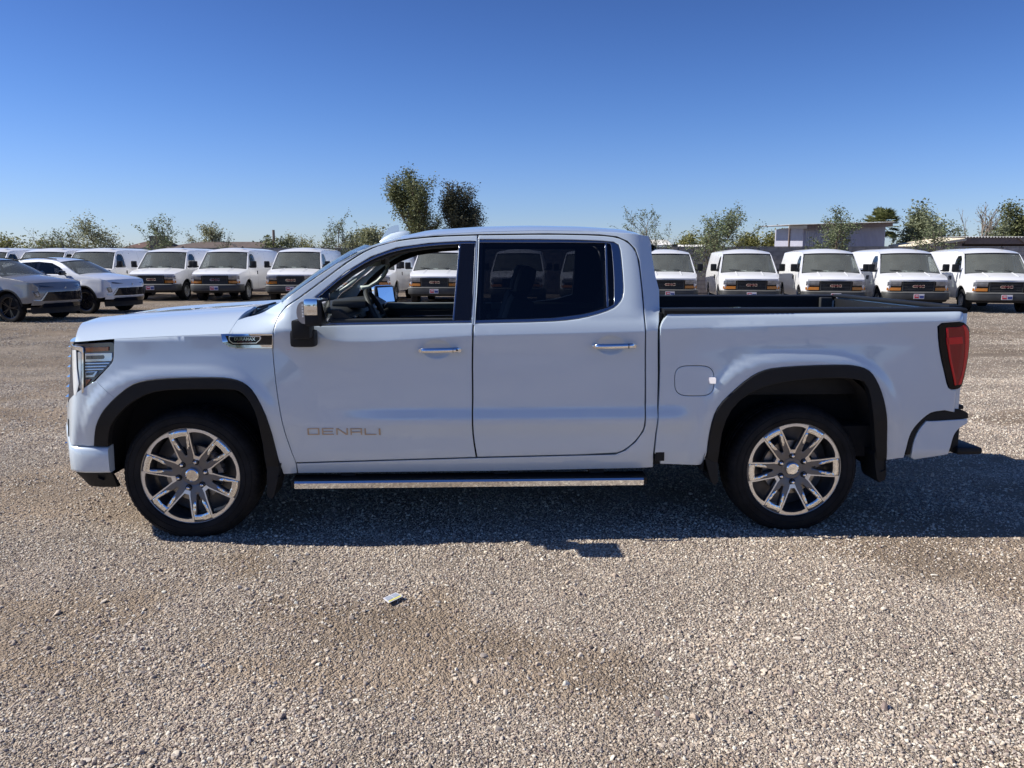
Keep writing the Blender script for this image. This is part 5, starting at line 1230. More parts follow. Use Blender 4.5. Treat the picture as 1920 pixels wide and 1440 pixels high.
van_nose = [(-58, 33.6, 0), (54, 33.4, 0), (152, 33.1, 0), (288.5, 32.7, 0), (407, 32.3, 0), (548, 31.6, 0), (686, 30.5, 2), (815.6, 29.5, 4), (968, 29.0, 5), (1100, 28.4, 6), (1254, 27.7, 6), (1406, 27.0, 7), (1563, 26.1, 10), (1717, 25.6, 10), (1881, 24.9, 11)]
van_labels = ['white cargo van cut off by the left picture edge behind the parked crossovers', 'white cargo van directly behind the rear roof of the white crossover',
 'white cargo van whose windscreen shows above the bonnet of the white crossover', 'leftmost white cargo van whose whole grille and both headlights show, right of the white crossover',
 'white cargo van below the right end of the long brown house roof', 'white cargo van just left of the pickup windscreen, its bumper partly behind the pickup pillar',
 'white cargo van seen in slices behind the pickup windscreen pillar and grab handle', 'white cargo van seen through the open driver window of the pickup',
 'white cargo van seen darkly through the left half of the tinted rear side window', 'white cargo van seen darkly at the right end of the tinted rear side window',
 'white cargo van whose left half is hidden by the back of the pickup cab', 'white cargo van just right of the gap where the block wall shows',
 'white cargo van parked below the metal shed', 'white cargo van below the olive tree, second from the right', 'rightmost white cargo van, with its front wheel and shadow on open gravel']
van_order = list(range(len(van_nose)))
for i in van_order:
    u, D, yw = van_nose[i]; o = VT if i == 0 else copy_tree(VT)
    o.location = ((u-960)/FPX*D, D, 0); o.rotation_euler = (0, 0, R(90-yw+(i*37 % 11-5)*.28)); ks = float(np.interp(u, [-60, 560, 1100], [1.07, 1.06, 1.0])); o.scale = (1.03*ks, 1.05*ks, ks)
    tag(o, van_labels[i], 'van', 'white cargo vans parked in a row behind the pickup')

# ================================================================= THE TWO CROSSOVERS
def Ss(x, z):
    x = np.asarray(x, float); z = np.asarray(z, float)
    w = sint(z, [.2, .4, .6, .8, .95, 1.05, 1.25, 1.5], [.86, .90, .92, .905, .90, .86, .76, .60], .025)
    for cx in (.88, 3.60):
        rho = np.hypot(x-cx, z-.36)/.40; w = w+.025*(1-sstep(1.0, 1.4, rho))
    wf = 1.30*np.clip(x+.06, 1e-5, None)**.30*.98
    w = -np.log(np.exp(-w*50)+np.exp(-wf*50))/50
    wr = 1.12*np.clip((4.68-x), 1e-5, None)**.22
    return -np.log(np.exp(-w*50)+np.exp(-wr*50))/50
SV = empty('parked_crossover', (0, 0, 0))
sp_ = [(.14, .50), (.11, .66), (.12, .84), (.18, .915), (.35, .965), (.72, 1.025), (1.12, 1.065), (1.50, 1.27), (1.80, 1.415), (2.1, 1.475), (2.5, 1.495), (3.1, 1.465), (3.7, 1.34), (4.2, 1.13), (4.5, 1.0), (4.58, .90), (4.60, .60), (4.52, .42), (4.02, .40)]
sp_ += arc(3.60, .36, .40, 8, 172)[1:-1]+[(3.2, .36), (1.30, .34)]+arc(.88, .36, .40, 4, 176)[1:-1]+[(.47, .44), (.30, .44)]
swn = [(1.42, 1.075), (1.75, 1.275), (2.05, 1.385), (2.5, 1.42), (3.05, 1.395), (3.55, 1.28), (3.78, 1.17), (3.70, 1.12), (2.9, 1.09)]
panel('body_side', Ss, [dens(smooth_poly(sp_, .5, 1), True, .08), dens(swn, True, .1)], M['suv_white'], SV, .08, gap=0, roll=.008, depth=.05)
panel('side_window', Ss, [dens(swn, True, .12)], M['tint'], SV, .15, gap=0, roll=.002, depth=.004, out=-.010)
for xa_, xb_ in ((2.42, 2.52), (3.28, 3.34)):
    panel('window_post', Ss, [[(xa_, 1.09), (xb_, 1.09), (xb_+.01, 1.40 if xa_ < 3 else 1.32), (xa_+.01, 1.41 if xa_ < 3 else 1.33)]], M['gloss_black'], SV, .3, gap=0, roll=.002, depth=.004, out=-.004)
he = lerp_edge([(.12, .84), (.18, .915), (.35, .965), (.72, 1.025), (1.12, 1.065)], 9)
hgs = bridge(Ss, he, [.0, .02, .035, .04, .045, .05, .055, .055, .055], [.10, .16, .14, .10, .08, .06, .05, .08, .12], p=2.2)
MB().grid(hgs).build('hood', M['suv_white'], SV, True)
we = lerp_edge([(1.14, 1.06), (1.50, 1.275), (1.80, 1.42)], 7)
MB().grid(bridge(lambda x, z: Ss(x, z)-.04, we, .03, .22, p=2)).build('windscreen', M['vanglass'], SV, True)
re2 = lerp_edge([(1.80, 1.415), (2.1, 1.475), (2.5, 1.495), (3.1, 1.465), (3.7, 1.34)], 10)
MB().grid(bridge(Ss, re2, .055, [.2, .1]+[0]*8)).build('roof', M['suv_white'], SV, True)
rg = lerp_edge([(3.7, 1.34), (4.2, 1.13), (4.5, 1.0)], 5); MB().grid(bridge(Ss, rg, [.055, .05, .045, .04, .03])).build('rear_screen', M['tint'], SV, True)
MB().grid(bridge(Ss, lerp_edge([(4.5, 1.0), (4.58, .9), (4.60, .6), (4.52, .42)], 5), .0, -.03)).build('tailgate', M['suv_white'], SV, True)
for s in (-1, 1):
    rl = MB(); rl.tube([(x, s*(float(Ss(x, z))-.03), z+.045) for x, z in lerp_edge([(1.95, 1.45), (2.5, 1.495), (3.1, 1.465), (3.5, 1.39)], 8)], .016, 6); rl.build('roof_rail', M['plastic'], SV, True)
    cl = panel('sill_cladding', Ss, [dens([(1.28, .36), (3.22, .36), (3.22, .24), (1.28, .24)], True, .1)], M['plastic'], SV, .2, gap=0, roll=.004, depth=.2, out=.004, both=False, flip=-s)
    for cx, a0, a1 in ((.88, 2, 178), (3.60, 2, 178)):
        pr_ = arc(cx, .36, .425, a0, a1, 16)+arc(cx, .36, .385, a1, a0, 16)
        panel('arch_moulding', Ss, [pr_], M['plastic'], SV, .2, gap=0, roll=.004, depth=.05, out=.008, both=False, flip=-s)
        l = MB(); l.grid([[(px_, s*w, pz_) for px_, pz_ in arc(cx, .36, .40, -5, 185, 14)] for w in (.88, .5)]); l.prism(arc(cx, .36, .40, -5, 185, 14), lambda a, b, t: (a, t, b), s*.49, s*.51); l.build('wheel_liner', M['liner'], SV, True)
        simple_wheel(SV, cx, s*.90, .350, .255, s, M['gloss_black'], 5, width=.22)
    mr = MB(); mr.box((1.50, s*.98, 1.12), (.12, .20, .13), bev=.04); mr.tube([(1.5, s*.86, 1.06), (1.5, s*.95, 1.09)], .02, 6); mr.build('mirror', M['gloss_black'], SV, True)
    for xx in (1.32, 2.47):
        sm = MB(); zs = np.linspace(.38, 1.04, 8); sm.grid([[(xx+(.02 if xx < 2 else -.02)*0-.003, s*(float(Ss(xx, z))+.0015), z) for z in zs], [(xx+.004, s*(float(Ss(xx, z))+.0015), z) for z in zs]]); sm.build('door_seam', M['liner'], SV)
def ns(w, z, out=0):
    lean = .12*sstep(.72, .93, z)+.10*(1-sstep(.28, .50, z))
    return (-.06+(abs(w)/1.274)**(1/.30)*1.0+float(lean)*.6-out, w, z)
def spatch(nm, pts, out, th, mat, par=SV, both=True):
    """polygon in (w, z) laid on the nose"""
    V, F = cdt([dens(pts, True, .06)], .06); lo = dens(pts, True, .06); res = []
    for s in ((1, -1) if both else (1,)):
        b = MB(); b.add([ns(s*w, z, out) for w, z in V], [tuple(int(i) for i in f) for f in F]); n_ = len(lo)
        b.add([ns(s*w, z, out) for w, z in lo]+[ns(s*w, z, out-th) for w, z in lo], [(i, (i+1) % n_, n_+(i+1) % n_, n_+i) for i in range(n_)])
        res.append(b.build(nm, mat, par, True, sharp=40))
    return res
spatch('front_fascia', [(-.86, .40), (.86, .40), (.87, .90), (-.87, .90)], 0, .03, M['suv_white'], both=False)
spatch('lower_grille', [(-.70, .50), (.70, .50), (.56, .71), (-.56, .71)], .012, .03, M['gloss_black'], both=False)
for k in range(5): spatch('grille_slat', [(-.64+.02*k, .53+.033*k), (.64-.02*k, .53+.033*k), (.64-.02*k, .538+.033*k), (-.64+.02*k, .538+.033*k)], .018, .01, M['plastic'], both=False)
spatch('lower_intake', [(-.78, .34), (.78, .34), (.66, .44), (-.66, .44)], .010, .03, M['gloss_black'], both=False)
spatch('chin', [(-.84, .20), (.84, .20), (.86, .36), (-.86, .36)], -.01, .03, M['plastic'], both=False)
spatch('chin_trim', [(-.70, .452), (.70, .452), (.70, .464), (-.70, .464)], .014, .02, M['satin'], both=False)
spatch('grille_wing', [(.575, .715), (.605, .715), (.735, .535), (.85, .535), (.85, .512), (.715, .505)], .016, .02, M['satin'])
spatch('fog_housing', [(.735, .60), (.81, .585), (.855, .72), (.76, .735)], .010, .02, M['lamp_dark'])
spatch('fog_lamp', [(.755, .62), (.79, .61), (.825, .70), (.775, .71)], .014, .01, M['clearlens'])
spatch('daytime_light', [(.36, .825), (.60, .825), (.86, .855), (.87, .895), (.62, .86)], .012, .02, M['lamp_dark'])
b = MB(); b.lathe([(.0001, -.006), (.026, -.005), (.029, .003)], 16, (0, 0, 0)); bdg = MB().add([(ns(0, .80)[0]-.004+y_, x_, .80+z_) for x_, y_, z_ in b.v], b.f); bdg.build('badge', M['satin'], SV, True)
it = MB(); it.box((2.6, 0, .45), (3.6, 1.5, .3)); it.box((1.35, 0, .95), (.3, 1.4, .2), bev=.05); it.build('cabin_floor', M['liner'], SV)
for y in (-.38, .38):
    for x in (2.2, 3.1):
        st = MB(); st.box((x, y, .72), (.5, .48, .16), bev=.05); st.box((x+.28, y, 1.0), (.14, .46, .55), bev=.05); st.box((x+.32, y, 1.30), (.09, .24, .14), bev=.03); st.build('seat', M['interior'], SV, True)
def place_suv(o, wx, wy, deg):
    c, s = math.cos(R(deg)), math.sin(R(deg)); k = 1.13; o.location = (wx-(c*.88-s*.90)*k, wy-(s*.88+c*.90)*k, 0); o.rotation_euler = (0, 0, R(deg)); o.scale = (1.10, 1.08, 1.16)
S2 = copy_tree(SV, None, {M['suv_white'].name: M['suv_silver']})
place_suv(SV, -13.70, 24.7, 170); place_suv(S2, -13.95, 21.3, 170)
tag(SV, 'white fastback crossover with black roof rails parked in front of the white vans', 'car', 'crossovers parked at the left')
tag(S2, 'dark silver crossover cut off by the left picture edge', 'car', 'crossovers parked at the left')
# litter: a printed card lying on the gravel
def gpt(u, v): 
    a, b_ = (u-960)/FPX, (720-v)/FPX; d = (a, _cp+b_*_sp, -_sp+b_*_cp); t_ = -CAM_H/d[2]; return (t_*d[0], t_*d[1])
crd = [gpt(*p) for p in ((718, 1125), (742, 1114), (756, 1121), (729, 1134))]
lt_ = MB(); czc = float(gh_(crd[0][0], crd[0][1]))+.016
lt_.add([(x, y, czc) for x, y in crd]+[(x, y, czc-.002) for x, y in crd], [(0, 1, 2, 3), (7, 6, 5, 4)]+[(i, (i+1) % 4, 4+(i+1) % 4, 4+i) for i in range(4)]); card = lt_.build('discarded_card', M['plate_white'], None)
tag(card, 'white printed card with a yellow edge lying on the gravel in front of the pickup', 'litter')
c0 = np.array(crd)
def cp(a, b_): return tuple(c0[0]*(1-a)*(1-b_)+c0[1]*a*(1-b_)+c0[3]*(1-a)*b_+c0[2]*a*b_)
M['yellow'] = pm('yellow_print', (.70, .66, .16), .6); M['greyprint'] = pm('grey_print', (.36, .40, .47), .5)
for nm, a0, a1, b0_, b1_, mt in (('yellow_band', .08, .94, .74, .92, 'yellow'), ('printed_field', .07, .5, .1, .66, 'greyprint'), ('printed_field', .54, .94, .1, .66, 'greyprint')):
    q_ = MB(); q_.add([(*cp(a, b_), czc+.0012) for a, b_ in ((a0, b0_), (a1, b0_), (a1, b1_), (a0, b1_))]+[(*cp(a, b_), czc+.0002) for a, b_ in ((a0, b0_), (a1, b0_), (a1, b1_), (a0, b1_))], [(0, 1, 2, 3), (7, 6, 5, 4)]+[(i, (i+1) % 4, 4+(i+1) % 4, 4+i) for i in range(4)]); q_.build(nm, M[mt], card)
# ================================================================= WALL, BUILDINGS, TREES BEYOND THE LOT
def wp_(u, D, v=None, z=None):
    x = (u-960)/FPX*D
    if v is not None: z = CAM_H+(488-v)/FPX*D
    return (x, D, z)
M['block'] = pm('concrete_block', (.40, .36, .32), .9, var=.22, scale=3, bump=.3, bscale=60)
M['mortar'] = pm('mortar', (.26, .235, .21), .95, var=.1)
M['capblock'] = pm('wall_cap', (.30, .285, .26), .9, var=.15)
def wall_run(x0, y0, x1, y1, H, nm, label, part_rows, budget):
    """real blocks laid in running bond; the rows that show are single blocks, the rest one mass"""
    L = math.hypot(x1-x0, y1-y0); ang = math.atan2(y1-y0, x1-x0)
    w = empty(nm, (x0, y0, 0), ang); tag(w, label, 'wall')
    core = MB(); core.box((L/2, .10, H/2-.02), (L, .16, H-.04)); core.build('mortar_core', M['mortar'], w)
    capm = MB(); capm.box((L/2, .10, H+.005), (L, .24, .05)); capm.build('wall_cap', M['capblock'], w)
    bw_, bh_ = .61, .203; rows_n = int(H/bh_)
    bm = bmesh.new(); bmesh.ops.create_cube(bm, size=1)
    for q in bm.verts: q.co = Vector((q.co.x*(bw_-.012), q.co.y*.20, q.co.z*(bh_-.012)))
    bme = bpy.data.meshes.new('block'); bm.to_mesh(bme); bm.free(); bme.materials.append(M['block'])
    rest = MB(); used = 0; rr_ = random.Random(5)
    for r in range(rows_n):
        row = rows_n-1-r; z = H-.02-bh_*(r+.5); n = int(L/bw_)
        for k in range(n+1):
            x = k*bw_+(bw_/2 if row % 2 else 0)
            if x > L-.2: continue
            wx = x0+math.cos(ang)*x; inview = abs(wx/(y0+math.sin(ang)*x)) < .69
            dy = rr_.uniform(-.004, .004)
            if r < part_rows and used < budget and inview:
                o = bpy.data.objects.new('block', bme); COL.objects.link(o); o.parent = w; o.location = (x, .10+dy-.002, z); used += 1
            else: rest.box((x, .10+dy-.002, z), (bw_-.012, .20, bh_-.012))
    rest.build('block_rows', M['block'], w, kind='stuff')
wall_run(-3, 39.6, 44, 37.0, 2.345, 'block_wall', 'long grey concrete block wall behind the right-hand vans and below the metal shed', 4, 290)
wall_run(-50, 42.8, -3, 42.4, 2.34, 'block_wall', 'grey block wall along the back of the lot behind the left-hand vans', 2, 140)

# ---- metal shed with open porch
M['shedwall'] = pm('violet_grey_metal_siding', (.42, .42, .50), .5, .1, var=.08, scale=2)
M['brownfascia'] = pm('brown_painted_fascia', (.21, .155, .125), .7, var=.15)
M['cream'] = pm('cream_fascia', (.62, .55, .42), .7, var=.1)
M['roofmetal'] = pm('pale_corrugated_roofing', (.55, .54, .52), .45, .4, var=.2, scale=3)
D = 49.0; sh = empty('metal_shed', wp_(1560, D, z=0)); tag(sh, 'violet-grey metal shed with a corrugated roof and open porch, standing behind the block wall', 'shed')
ox, oy = sh.location.x, sh.location.y
def sx_(u): return (u-960)/FPX*D-ox
def sz_(v): return CAM_H+(488-v)/FPX*D
xa, xb, xw0 = sx_(1463), sx_(1653), sx_(1496); ztl, ztr = sz_(424.5), sz_(419.5)
zr_ = lambda x, : ztl+(ztr-ztl)*(x-xa)/(xb-xa)
siding = MB(); n = 60
for k in range(n):
    x0_ = xw0+(sx_(1647)-xw0)*k/n; x1_ = xw0+(sx_(1647)-xw0)*(k+.72)/n
    siding.box(((x0_+x1_)/2, .0, 1.9), (x1_-x0_, .05, 3.8))
siding.box(((xw0+sx_(1647))/2, .04, 1.9), (sx_(1647)-xw0, .04, 3.8)); siding.box((xw0+.02, 2.6, 1.9), (.05, 5.2, 3.8)); siding.box((sx_(1647)-.02, 2.6, 1.9), (.05, 5.2, 3.8))
siding.build('wall', M['shedwall'], sh)
for k in range(7):
    wn = MB(); x_ = sx_(1502+3.9*k); top = sz_(434+1.6*k); wn.box((x_, -.035, (top+1.8)/2), (.05, .02, top-1.8)); wn.build('pale_strip', M['roofmetal'], sh)  # pale strips on the siding, tops stepping down towards the right
fb = MB(); x_m = sx_(1496); fb.add([(x_m, -.6, zr_(x_m)-.26), (xb-.05, -.6, zr_(xb)-.26), (xb-.05, -.6, zr_(xb)-.03), (x_m, -.6, zr_(x_m)-.03), (x_m, -.55, zr_(x_m)-.26), (xb-.05, -.55, zr_(xb)-.26), (xb-.05, -.55, zr_(xb)-.03), (x_m, -.55, zr_(x_m)-.03)], [(0, 1, 2, 3), (7, 6, 5, 4), (0, 4, 5, 1), (3, 2, 6, 7)]); fb.build('fascia', M['brownfascia'], sh)
fb = MB(); fb.box(((xa+x_m)/2, -.58, zr_(xa)-.14), (x_m-xa, .05, .16)); fb.build('fascia', M['cream'], sh)
rf_ = MB(); g = []; nc_ = 110
for k in range(nc_*4+1):
    x = xa+(xb-xa)*k/(nc_*4); z = zr_(x)+.030*math.sin(k*math.pi/2+.01)+.03*0; g.append([(x, -.75, z), (x, 5.0, z+.15)])
rf_.grid(g); rf_.grid([[(p[0], p[1], p[2]-.012) for p in r] for r in g]); rf_.build('corrugated_roof', M['roofmetal'], sh)
for u in (1468,):
    ps = MB(); ps.box((sx_(u), -.3, 1.85), (.10, .10, 3.9)); ps.build('porch_post', M['brownfascia'], sh)
# ---- carport at the right
D2 = 47.0; cp_ = empty('carport', wp_(1850, D2, z=0)); tag(cp_, 'low brown carport with a scalloped pale roof edge at the right behind the wall', 'carport')
ox = cp_.location.x
def cxx(u): return (u-960)/FPX*D2-ox
def czz(v): return CAM_H+(488-v)/FPX*D2
rf_ = MB(); g = []
for k in range(161):
    x = cxx(1786)+(cxx(2010)-cxx(1786))*k/160; z = czz(446)+.035*math.sin(k*math.pi/2); g.append([(x, -.4, z), (x, 5, z+.1)])
rf_.grid(g); rf_.build('corrugated_roof', M['roofmetal'], cp_)
b = MB(); b.box(((cxx(1790)+cxx(2010))/2, -.3, czz(453)), (cxx(2010)-cxx(1790), .06, .36)); b.build('fascia', M['brownfascia'], cp_)
b = MB(); b.box(((cxx(1800)+cxx(2010))/2, .6, czz(461)), (cxx(2010)-cxx(1800), .06, .45)); b.build('fascia', pm('dark_brown_strip', (.05, .035, .03), .9), cp_)  # dark brown strip set back below the roof edge
b = MB(); b.prism([(cxx(1884), czz(447)), (cxx(2010), czz(446)), (cxx(2010), czz(456)), (cxx(1896), czz(456))], lambda a, c, t: (a, t, c), -.42, -.36); b.build('gable_board', pm('weathered_board', (.30, .24, .18), .8, var=.2), cp_)
# pale scalloped edge climbing to the carport
for k in range(34):
    u = 1693+(1787-1693)*k/33; v = 463.5-(463.5-450)*k/33
    s_ = MB(); s_.tube([(cxx(u), -.5, czz(v)-.02), (cxx(u)+.03, 2.5, czz(v)+.10)], .085, 6); s_.build('roof_tile', M['cream'], cp_, True)
b = MB(); b.add([(cxx(1690), -.35, czz(470)), (cxx(1788), -.35, czz(470)), (cxx(1788), -.35, czz(452)), (cxx(1690), -.35, czz(465))], [(0, 1, 2, 3)]); b.add([(cxx(1788), -.35, czz(470)), (cxx(1788), 4, czz(470)), (cxx(1788), 4, czz(452)), (cxx(1788), -.35, czz(452))], [(0, 1, 2, 3)]); b.build('wall', M['brownfascia'], cp_)
for u in (1786, 1990):
    b = MB(); b.box((cxx(u), -.3, 1.35), (.1, .1, 2.7)); b.build('post', M['brownfascia'], cp_)
# ---- white-tiled shelter seen past the back of the cab
D3 = 47.0; th = empty('tiled_shelter', wp_(1270, D3, z=0)); tag(th, 'low shelter with a white ribbed roof edge seen between the cab and the sapling', 'shelter')
ox = th.location.x
def txx(u): return (u-960)/FPX*D3-ox
def tzz(v): return CAM_H+(488-v)/FPX*D3
M['whitetile'] = pm('white_roof_tile', (.66, .64, .60), .7, var=.15)
for k in range(18):
    u = 1213+2.35*k*1.0; b = MB(); b.tube([(txx(u), -.3, tzz(461)), (txx(u), 1.4, tzz(450.5))], .045, 6); b.build('roof_tile', M['whitetile'], th, True)
for k in range(26):
    u = 1258+2.6*k; b = MB(); b.tube([(txx(u), -.6, tzz(464.5)), (txx(u), .4, tzz(460.5))], .045, 6); b.build('roof_tile', M['whitetile'], th, True)
b = MB(); b.box(((txx(1213)+txx(1325))/2, .5, tzz(468)), (txx(1325)-txx(1213), 1.6, .14)); b.box(((txx(1213)+txx(1325))/2, .8, 1.2), (txx(1320)-txx(1218), .1, 2.3)); b.build('wall', M['brownfascia'], th)
b = MB(); b.box((txx(1257), -.5, tzz(461.5)), (.34, .2, .16)); b.build('roof_vent', M['gloss_black'], th)

# ---- brown roofed house at the left
D4 = 62.0; M['rooftile'] = pm('weathered_brown_roofing', (.115, .085, .07), .9, var=.35, scale=4, bump=.4, bscale=14); M['stucco'] = pm('grey_brown_stucco', (.24, .205, .18), .9, var=.1)
M['rooftile2'] = pm('red_brown_roofing', (.135, .075, .06), .9, var=.35, scale=4, bump=.4, bscale=14)
hs_ = empty('house', wp_(390, D4, z=0)); tag(hs_, 'single-storey house with a long weathered brown roof behind the left-hand vans', 'house'); ox = hs_.location.x
def hxx(u): return (u-960)/FPX*D4-ox
def hzz(v): return CAM_H+(488-v)/FPX*D4
b = MB(); b.box(((hxx(235)+hxx(492))/2, 3.5, 1.2), (hxx(490)-hxx(237), 6, 2.4)); b.build('wall', M['stucco'], hs_)
def roof(nm, u0, u1, ur0, ur1, vr, mat, y0=0, y1=3.8, ve=466):
    b = MB(); v = [(hxx(u0), y0, hzz(ve)), (hxx(u1), y0, hzz(ve)), (hxx(ur1), y1, hzz(vr)), (hxx(ur0), y1, hzz(vr)), (hxx(u0), 2*y1-y0, hzz(ve)), (hxx(u1), 2*y1-y0, hzz(ve))]
    v += [(x, y, z-.14) for x, y, z in v]
    b.add(v, [(0, 1, 2, 3), (3, 2, 5, 4), (1, 5, 2), (0, 3, 4), (7, 6, 9, 8), (9, 10, 11, 8), (0, 6, 7, 1), (1, 7, 11, 5), (0, 4, 10, 6)]); return b.build(nm, mat, hs_)
roof('roof', 226, 300, 250, 290, 450.5, M['rooftile2'], .6, 3.6); roof('roof', 300, 500, 352, 482, 452.2, M['rooftile'], -.5, 3.6, 467)
b = MB(); b.box(((hxx(283.5)+hxx(309))/2, 1.2, hzz(454)), (hxx(309)-hxx(283.5), .9, .95)); b.box(((hxx(282.5)+hxx(310))/2, 1.2, hzz(443.8)), (hxx(310)-hxx(282.5), 1.0, .06)); b.build('chimney', M['stucco'], hs_)
for u in (444, 447.5):
    b = MB(); b.tube([(hxx(u), -.2, hzz(458)), (hxx(u+6), -.1, hzz(464))], .04, 5); b.build('roof_flashing', M['cream'], hs_)
pl = MB(); pl.tube([(0, 0, 0), (0, 0, 4.15)], [.14, .10], 8); pole = pl.build('utility_pole', M['brownfascia'], None, True); pole.location = wp_(521, 64, z=0); tag(pole, 'thin dark pole rising above the roofline near the small palm', 'pole')

# ---- trees
def leaf_mat(nm, c0, c1, rough=.6, trans=.25):
    m = bpy.data.materials.new(nm); m.use_nodes = True; t = m.node_tree; b = t.nodes['Principled BSDF']; b.inputs['Roughness'].default_value = rough; b.inputs['Specular IOR Level'].default_value = .3
    g_ = t.nodes.new('ShaderNodeNewGeometry'); cr_ = t.nodes.new('ShaderNodeValToRGB'); cr_.color_ramp.elements[0].color = (*c0, 1); cr_.color_ramp.elements[1].color = (*c1, 1)
    t.links.new(g_.outputs['Random Per Island'], cr_.inputs[0]); t.links.new(cr_.outputs[0], b.inputs['Base Color'])
    tl = t.nodes.new('ShaderNodeBsdfTranslucent'); t.links.new(cr_.outputs[0], tl.inputs[0]); mx = t.nodes.new('ShaderNodeMixShader'); mx.inputs[0].default_value = trans
    t.links.new(b.outputs[0], mx.inputs[1]); t.links.new(tl.outputs[0], mx.inputs[2]); t.links.new(mx.outputs[0], t.nodes['Material Output'].inputs[0]); return m
LM = {'euc': leaf_mat('eucalyptus_leaf', (0.085, 0.101, 0.043), (0.240, 0.256, 0.116)), 'dark': leaf_mat('dark_leaf', (0.046, 0.053, 0.034), (0.132, 0.132, 0.078)),
      'olive': leaf_mat('grey_green_leaf', (0.132, 0.155, 0.085), (0.326, 0.349, 0.209)), 'yg': leaf_mat('yellow_green_leaf', (0.155, 0.163, 0.054), (0.364, 0.349, 0.132)),
      'wash': leaf_mat('feathery_leaf', (0.202, 0.217, 0.109), (0.419, 0.419, 0.248)), 'palm': leaf_mat('palm_leaf', (0.093, 0.116, 0.039), (0.295, 0.302, 0.132)), 'sapl': leaf_mat('sapling_leaf', (0.085, 0.116, 0.054), (0.264, 0.295, 0.155))}
M['bark'] = pm('bark', (.13, .10, .075), .9, var=.25, scale=6); M['barkpale'] = pm('pale_bark', (.26, .22, .18), .9, var=.2, scale=6)
def grow(rg, H, spread, levels, kids, ang, up, lean=0.0, trunk_r=.09, seg=4, wob=.16, first=.25):
    """recursive limbs; returns segment list and twig points"""
    segs = []; tips = []
    def rec(p, d, L, r, lv):
        pts = [p]; q = p
        for k in range(seg):
            d = (d+Vector((rg.gauss(0, wob), rg.gauss(0, wob), rg.gauss(0, wob)+up*.12))).normalized(); q = q+d*(L/seg); pts.append(q)
            if lv == levels: tips.append((q, d))
        segs.append((pts, r, lv))
        if lv < levels:
            n = kids if isinstance(kids, int) else kids[min(lv, len(kids)-1)]
            for k in range(n):
                t = first+(1-first)*(k+rg.random())/n if lv == 0 else .25+.75*(k+rg.random())/n
                i = min(seg-1, int(t*seg)); bp_ = pts[i].lerp(pts[i+1], t*seg-i)
                a = rg.random()*6.283; side = Vector((math.cos(a), math.sin(a), 0)); nd = (d*math.cos(ang)+side*math.sin(ang)*spread).normalized()
                rec(bp_, nd, L*rg.uniform(.42, .68)*(1 if lv else (1.15-.5*t)), r*.55, lv+1)
    rec(Vector((0, 0, 0)), Vector((lean, 0, 1)).normalized(), H*.72, trunk_r, 0)
    return segs, tips
def tree(name, label, u, D, vtop, wpx, kind, leaf, n_leaf, size, clump, seed, levels=3, kids=(6, 4, 3), ang=.75, up=.5, cat='tree', group=None, bark='bark', multi=1, trunk_r=.07, first=.2, z0=0.0, aspect=2.0, copies=None):
    rg = random.Random(seed); nr = np.random.default_rng(seed)
    H = CAM_H+(488-vtop)/FPX*D; W = wpx/FPX*D
    S_, Tp = [], []
    for k in range(multi):
        a, b_ = grow(rg, H, 1.0, levels, kids, ang, up, lean=rg.uniform(-.35, .35) if multi > 1 else rg.uniform(-.06, .06), trunk_r=trunk_r, first=first); S_ += a; Tp += b_
    P_ = np.array([p for p, _ in Tp]); zt = np.percentile(P_[:, 2], 99.5); wx = (np.percentile(P_[:, 0], 98)-np.percentile(P_[:, 0], 2))
    fz_ = H/zt; fx_ = W/max(wx, .1); cx_ = (np.percentile(P_[:, 0], 98)+np.percentile(P_[:, 0], 2))/2
    sc_ = lambda p: Vector(((p.x-cx_*min(1, p.z/zt*2))*fx_, p.y*fx_, p.z*fz_))
    root = empty(name, wp_(u, D, z=0), rg.uniform(-.2, .2)); tag(root, label, cat, group)
    tb = MB()
    for pts, r, lv in S_:
        rr = [max(.006, r*(1-.55*k/(len(pts)-1))) for k in range(len(pts))]; tb.tube([sc_(p) for p in pts], rr, 6 if lv == 0 else (4 if lv == 1 else 3), caps=False)
    tb.build('trunk', M[bark], root)
    if n_leaf:
        idx = nr.integers(0, len(Tp), n_leaf); base = np.array([tuple(sc_(Tp[i][0])) for i in range(len(Tp))])[idx]
        c = base+nr.normal(0, clump, (n_leaf, 3))*np.array([1, 1, .8]); c[:, 2] = np.maximum(c[:, 2], .05)
        a = nr.normal(0, 1, (n_leaf, 3)); a[:, 2] *= .6
        if kind == 'droop': a = a*.4+np.array([0, 0, -1.0])
        a /= np.linalg.norm(a, axis=1, keepdims=True); b_ = np.cross(a, nr.normal(0, 1, (n_leaf, 3))); b_ /= np.linalg.norm(b_, axis=1, keepdims=True)
        s = size*(.6+.8*nr.random((n_leaf, 1))); A = a*s; B = b_*s/aspect
        V = np.stack([c-A*.5, c+B*.5, c+A*.5, c-B*.5], 1).reshape(-1, 3); me = bpy.data.meshes.new('crown')
        me.vertices.add(len(V)); me.vertices.foreach_set('co', V.ravel()); me.loops.add(len(V)); me.loops.foreach_set('vertex_index', np.arange(len(V), dtype=np.int32)); me.polygons.add(n_leaf); me.polygons.foreach_set('loop_start', np.arange(0, len(V), 4, dtype=np.int32)); me.update(); me.materials.append(LM[leaf])
        o = bpy.data.objects.new('crown', me); COL.objects.link(o); o.parent = root
    return root
G1 = 'thin young trees planted along the back wall'; G2 = 'trees and bushes beyond the back wall'
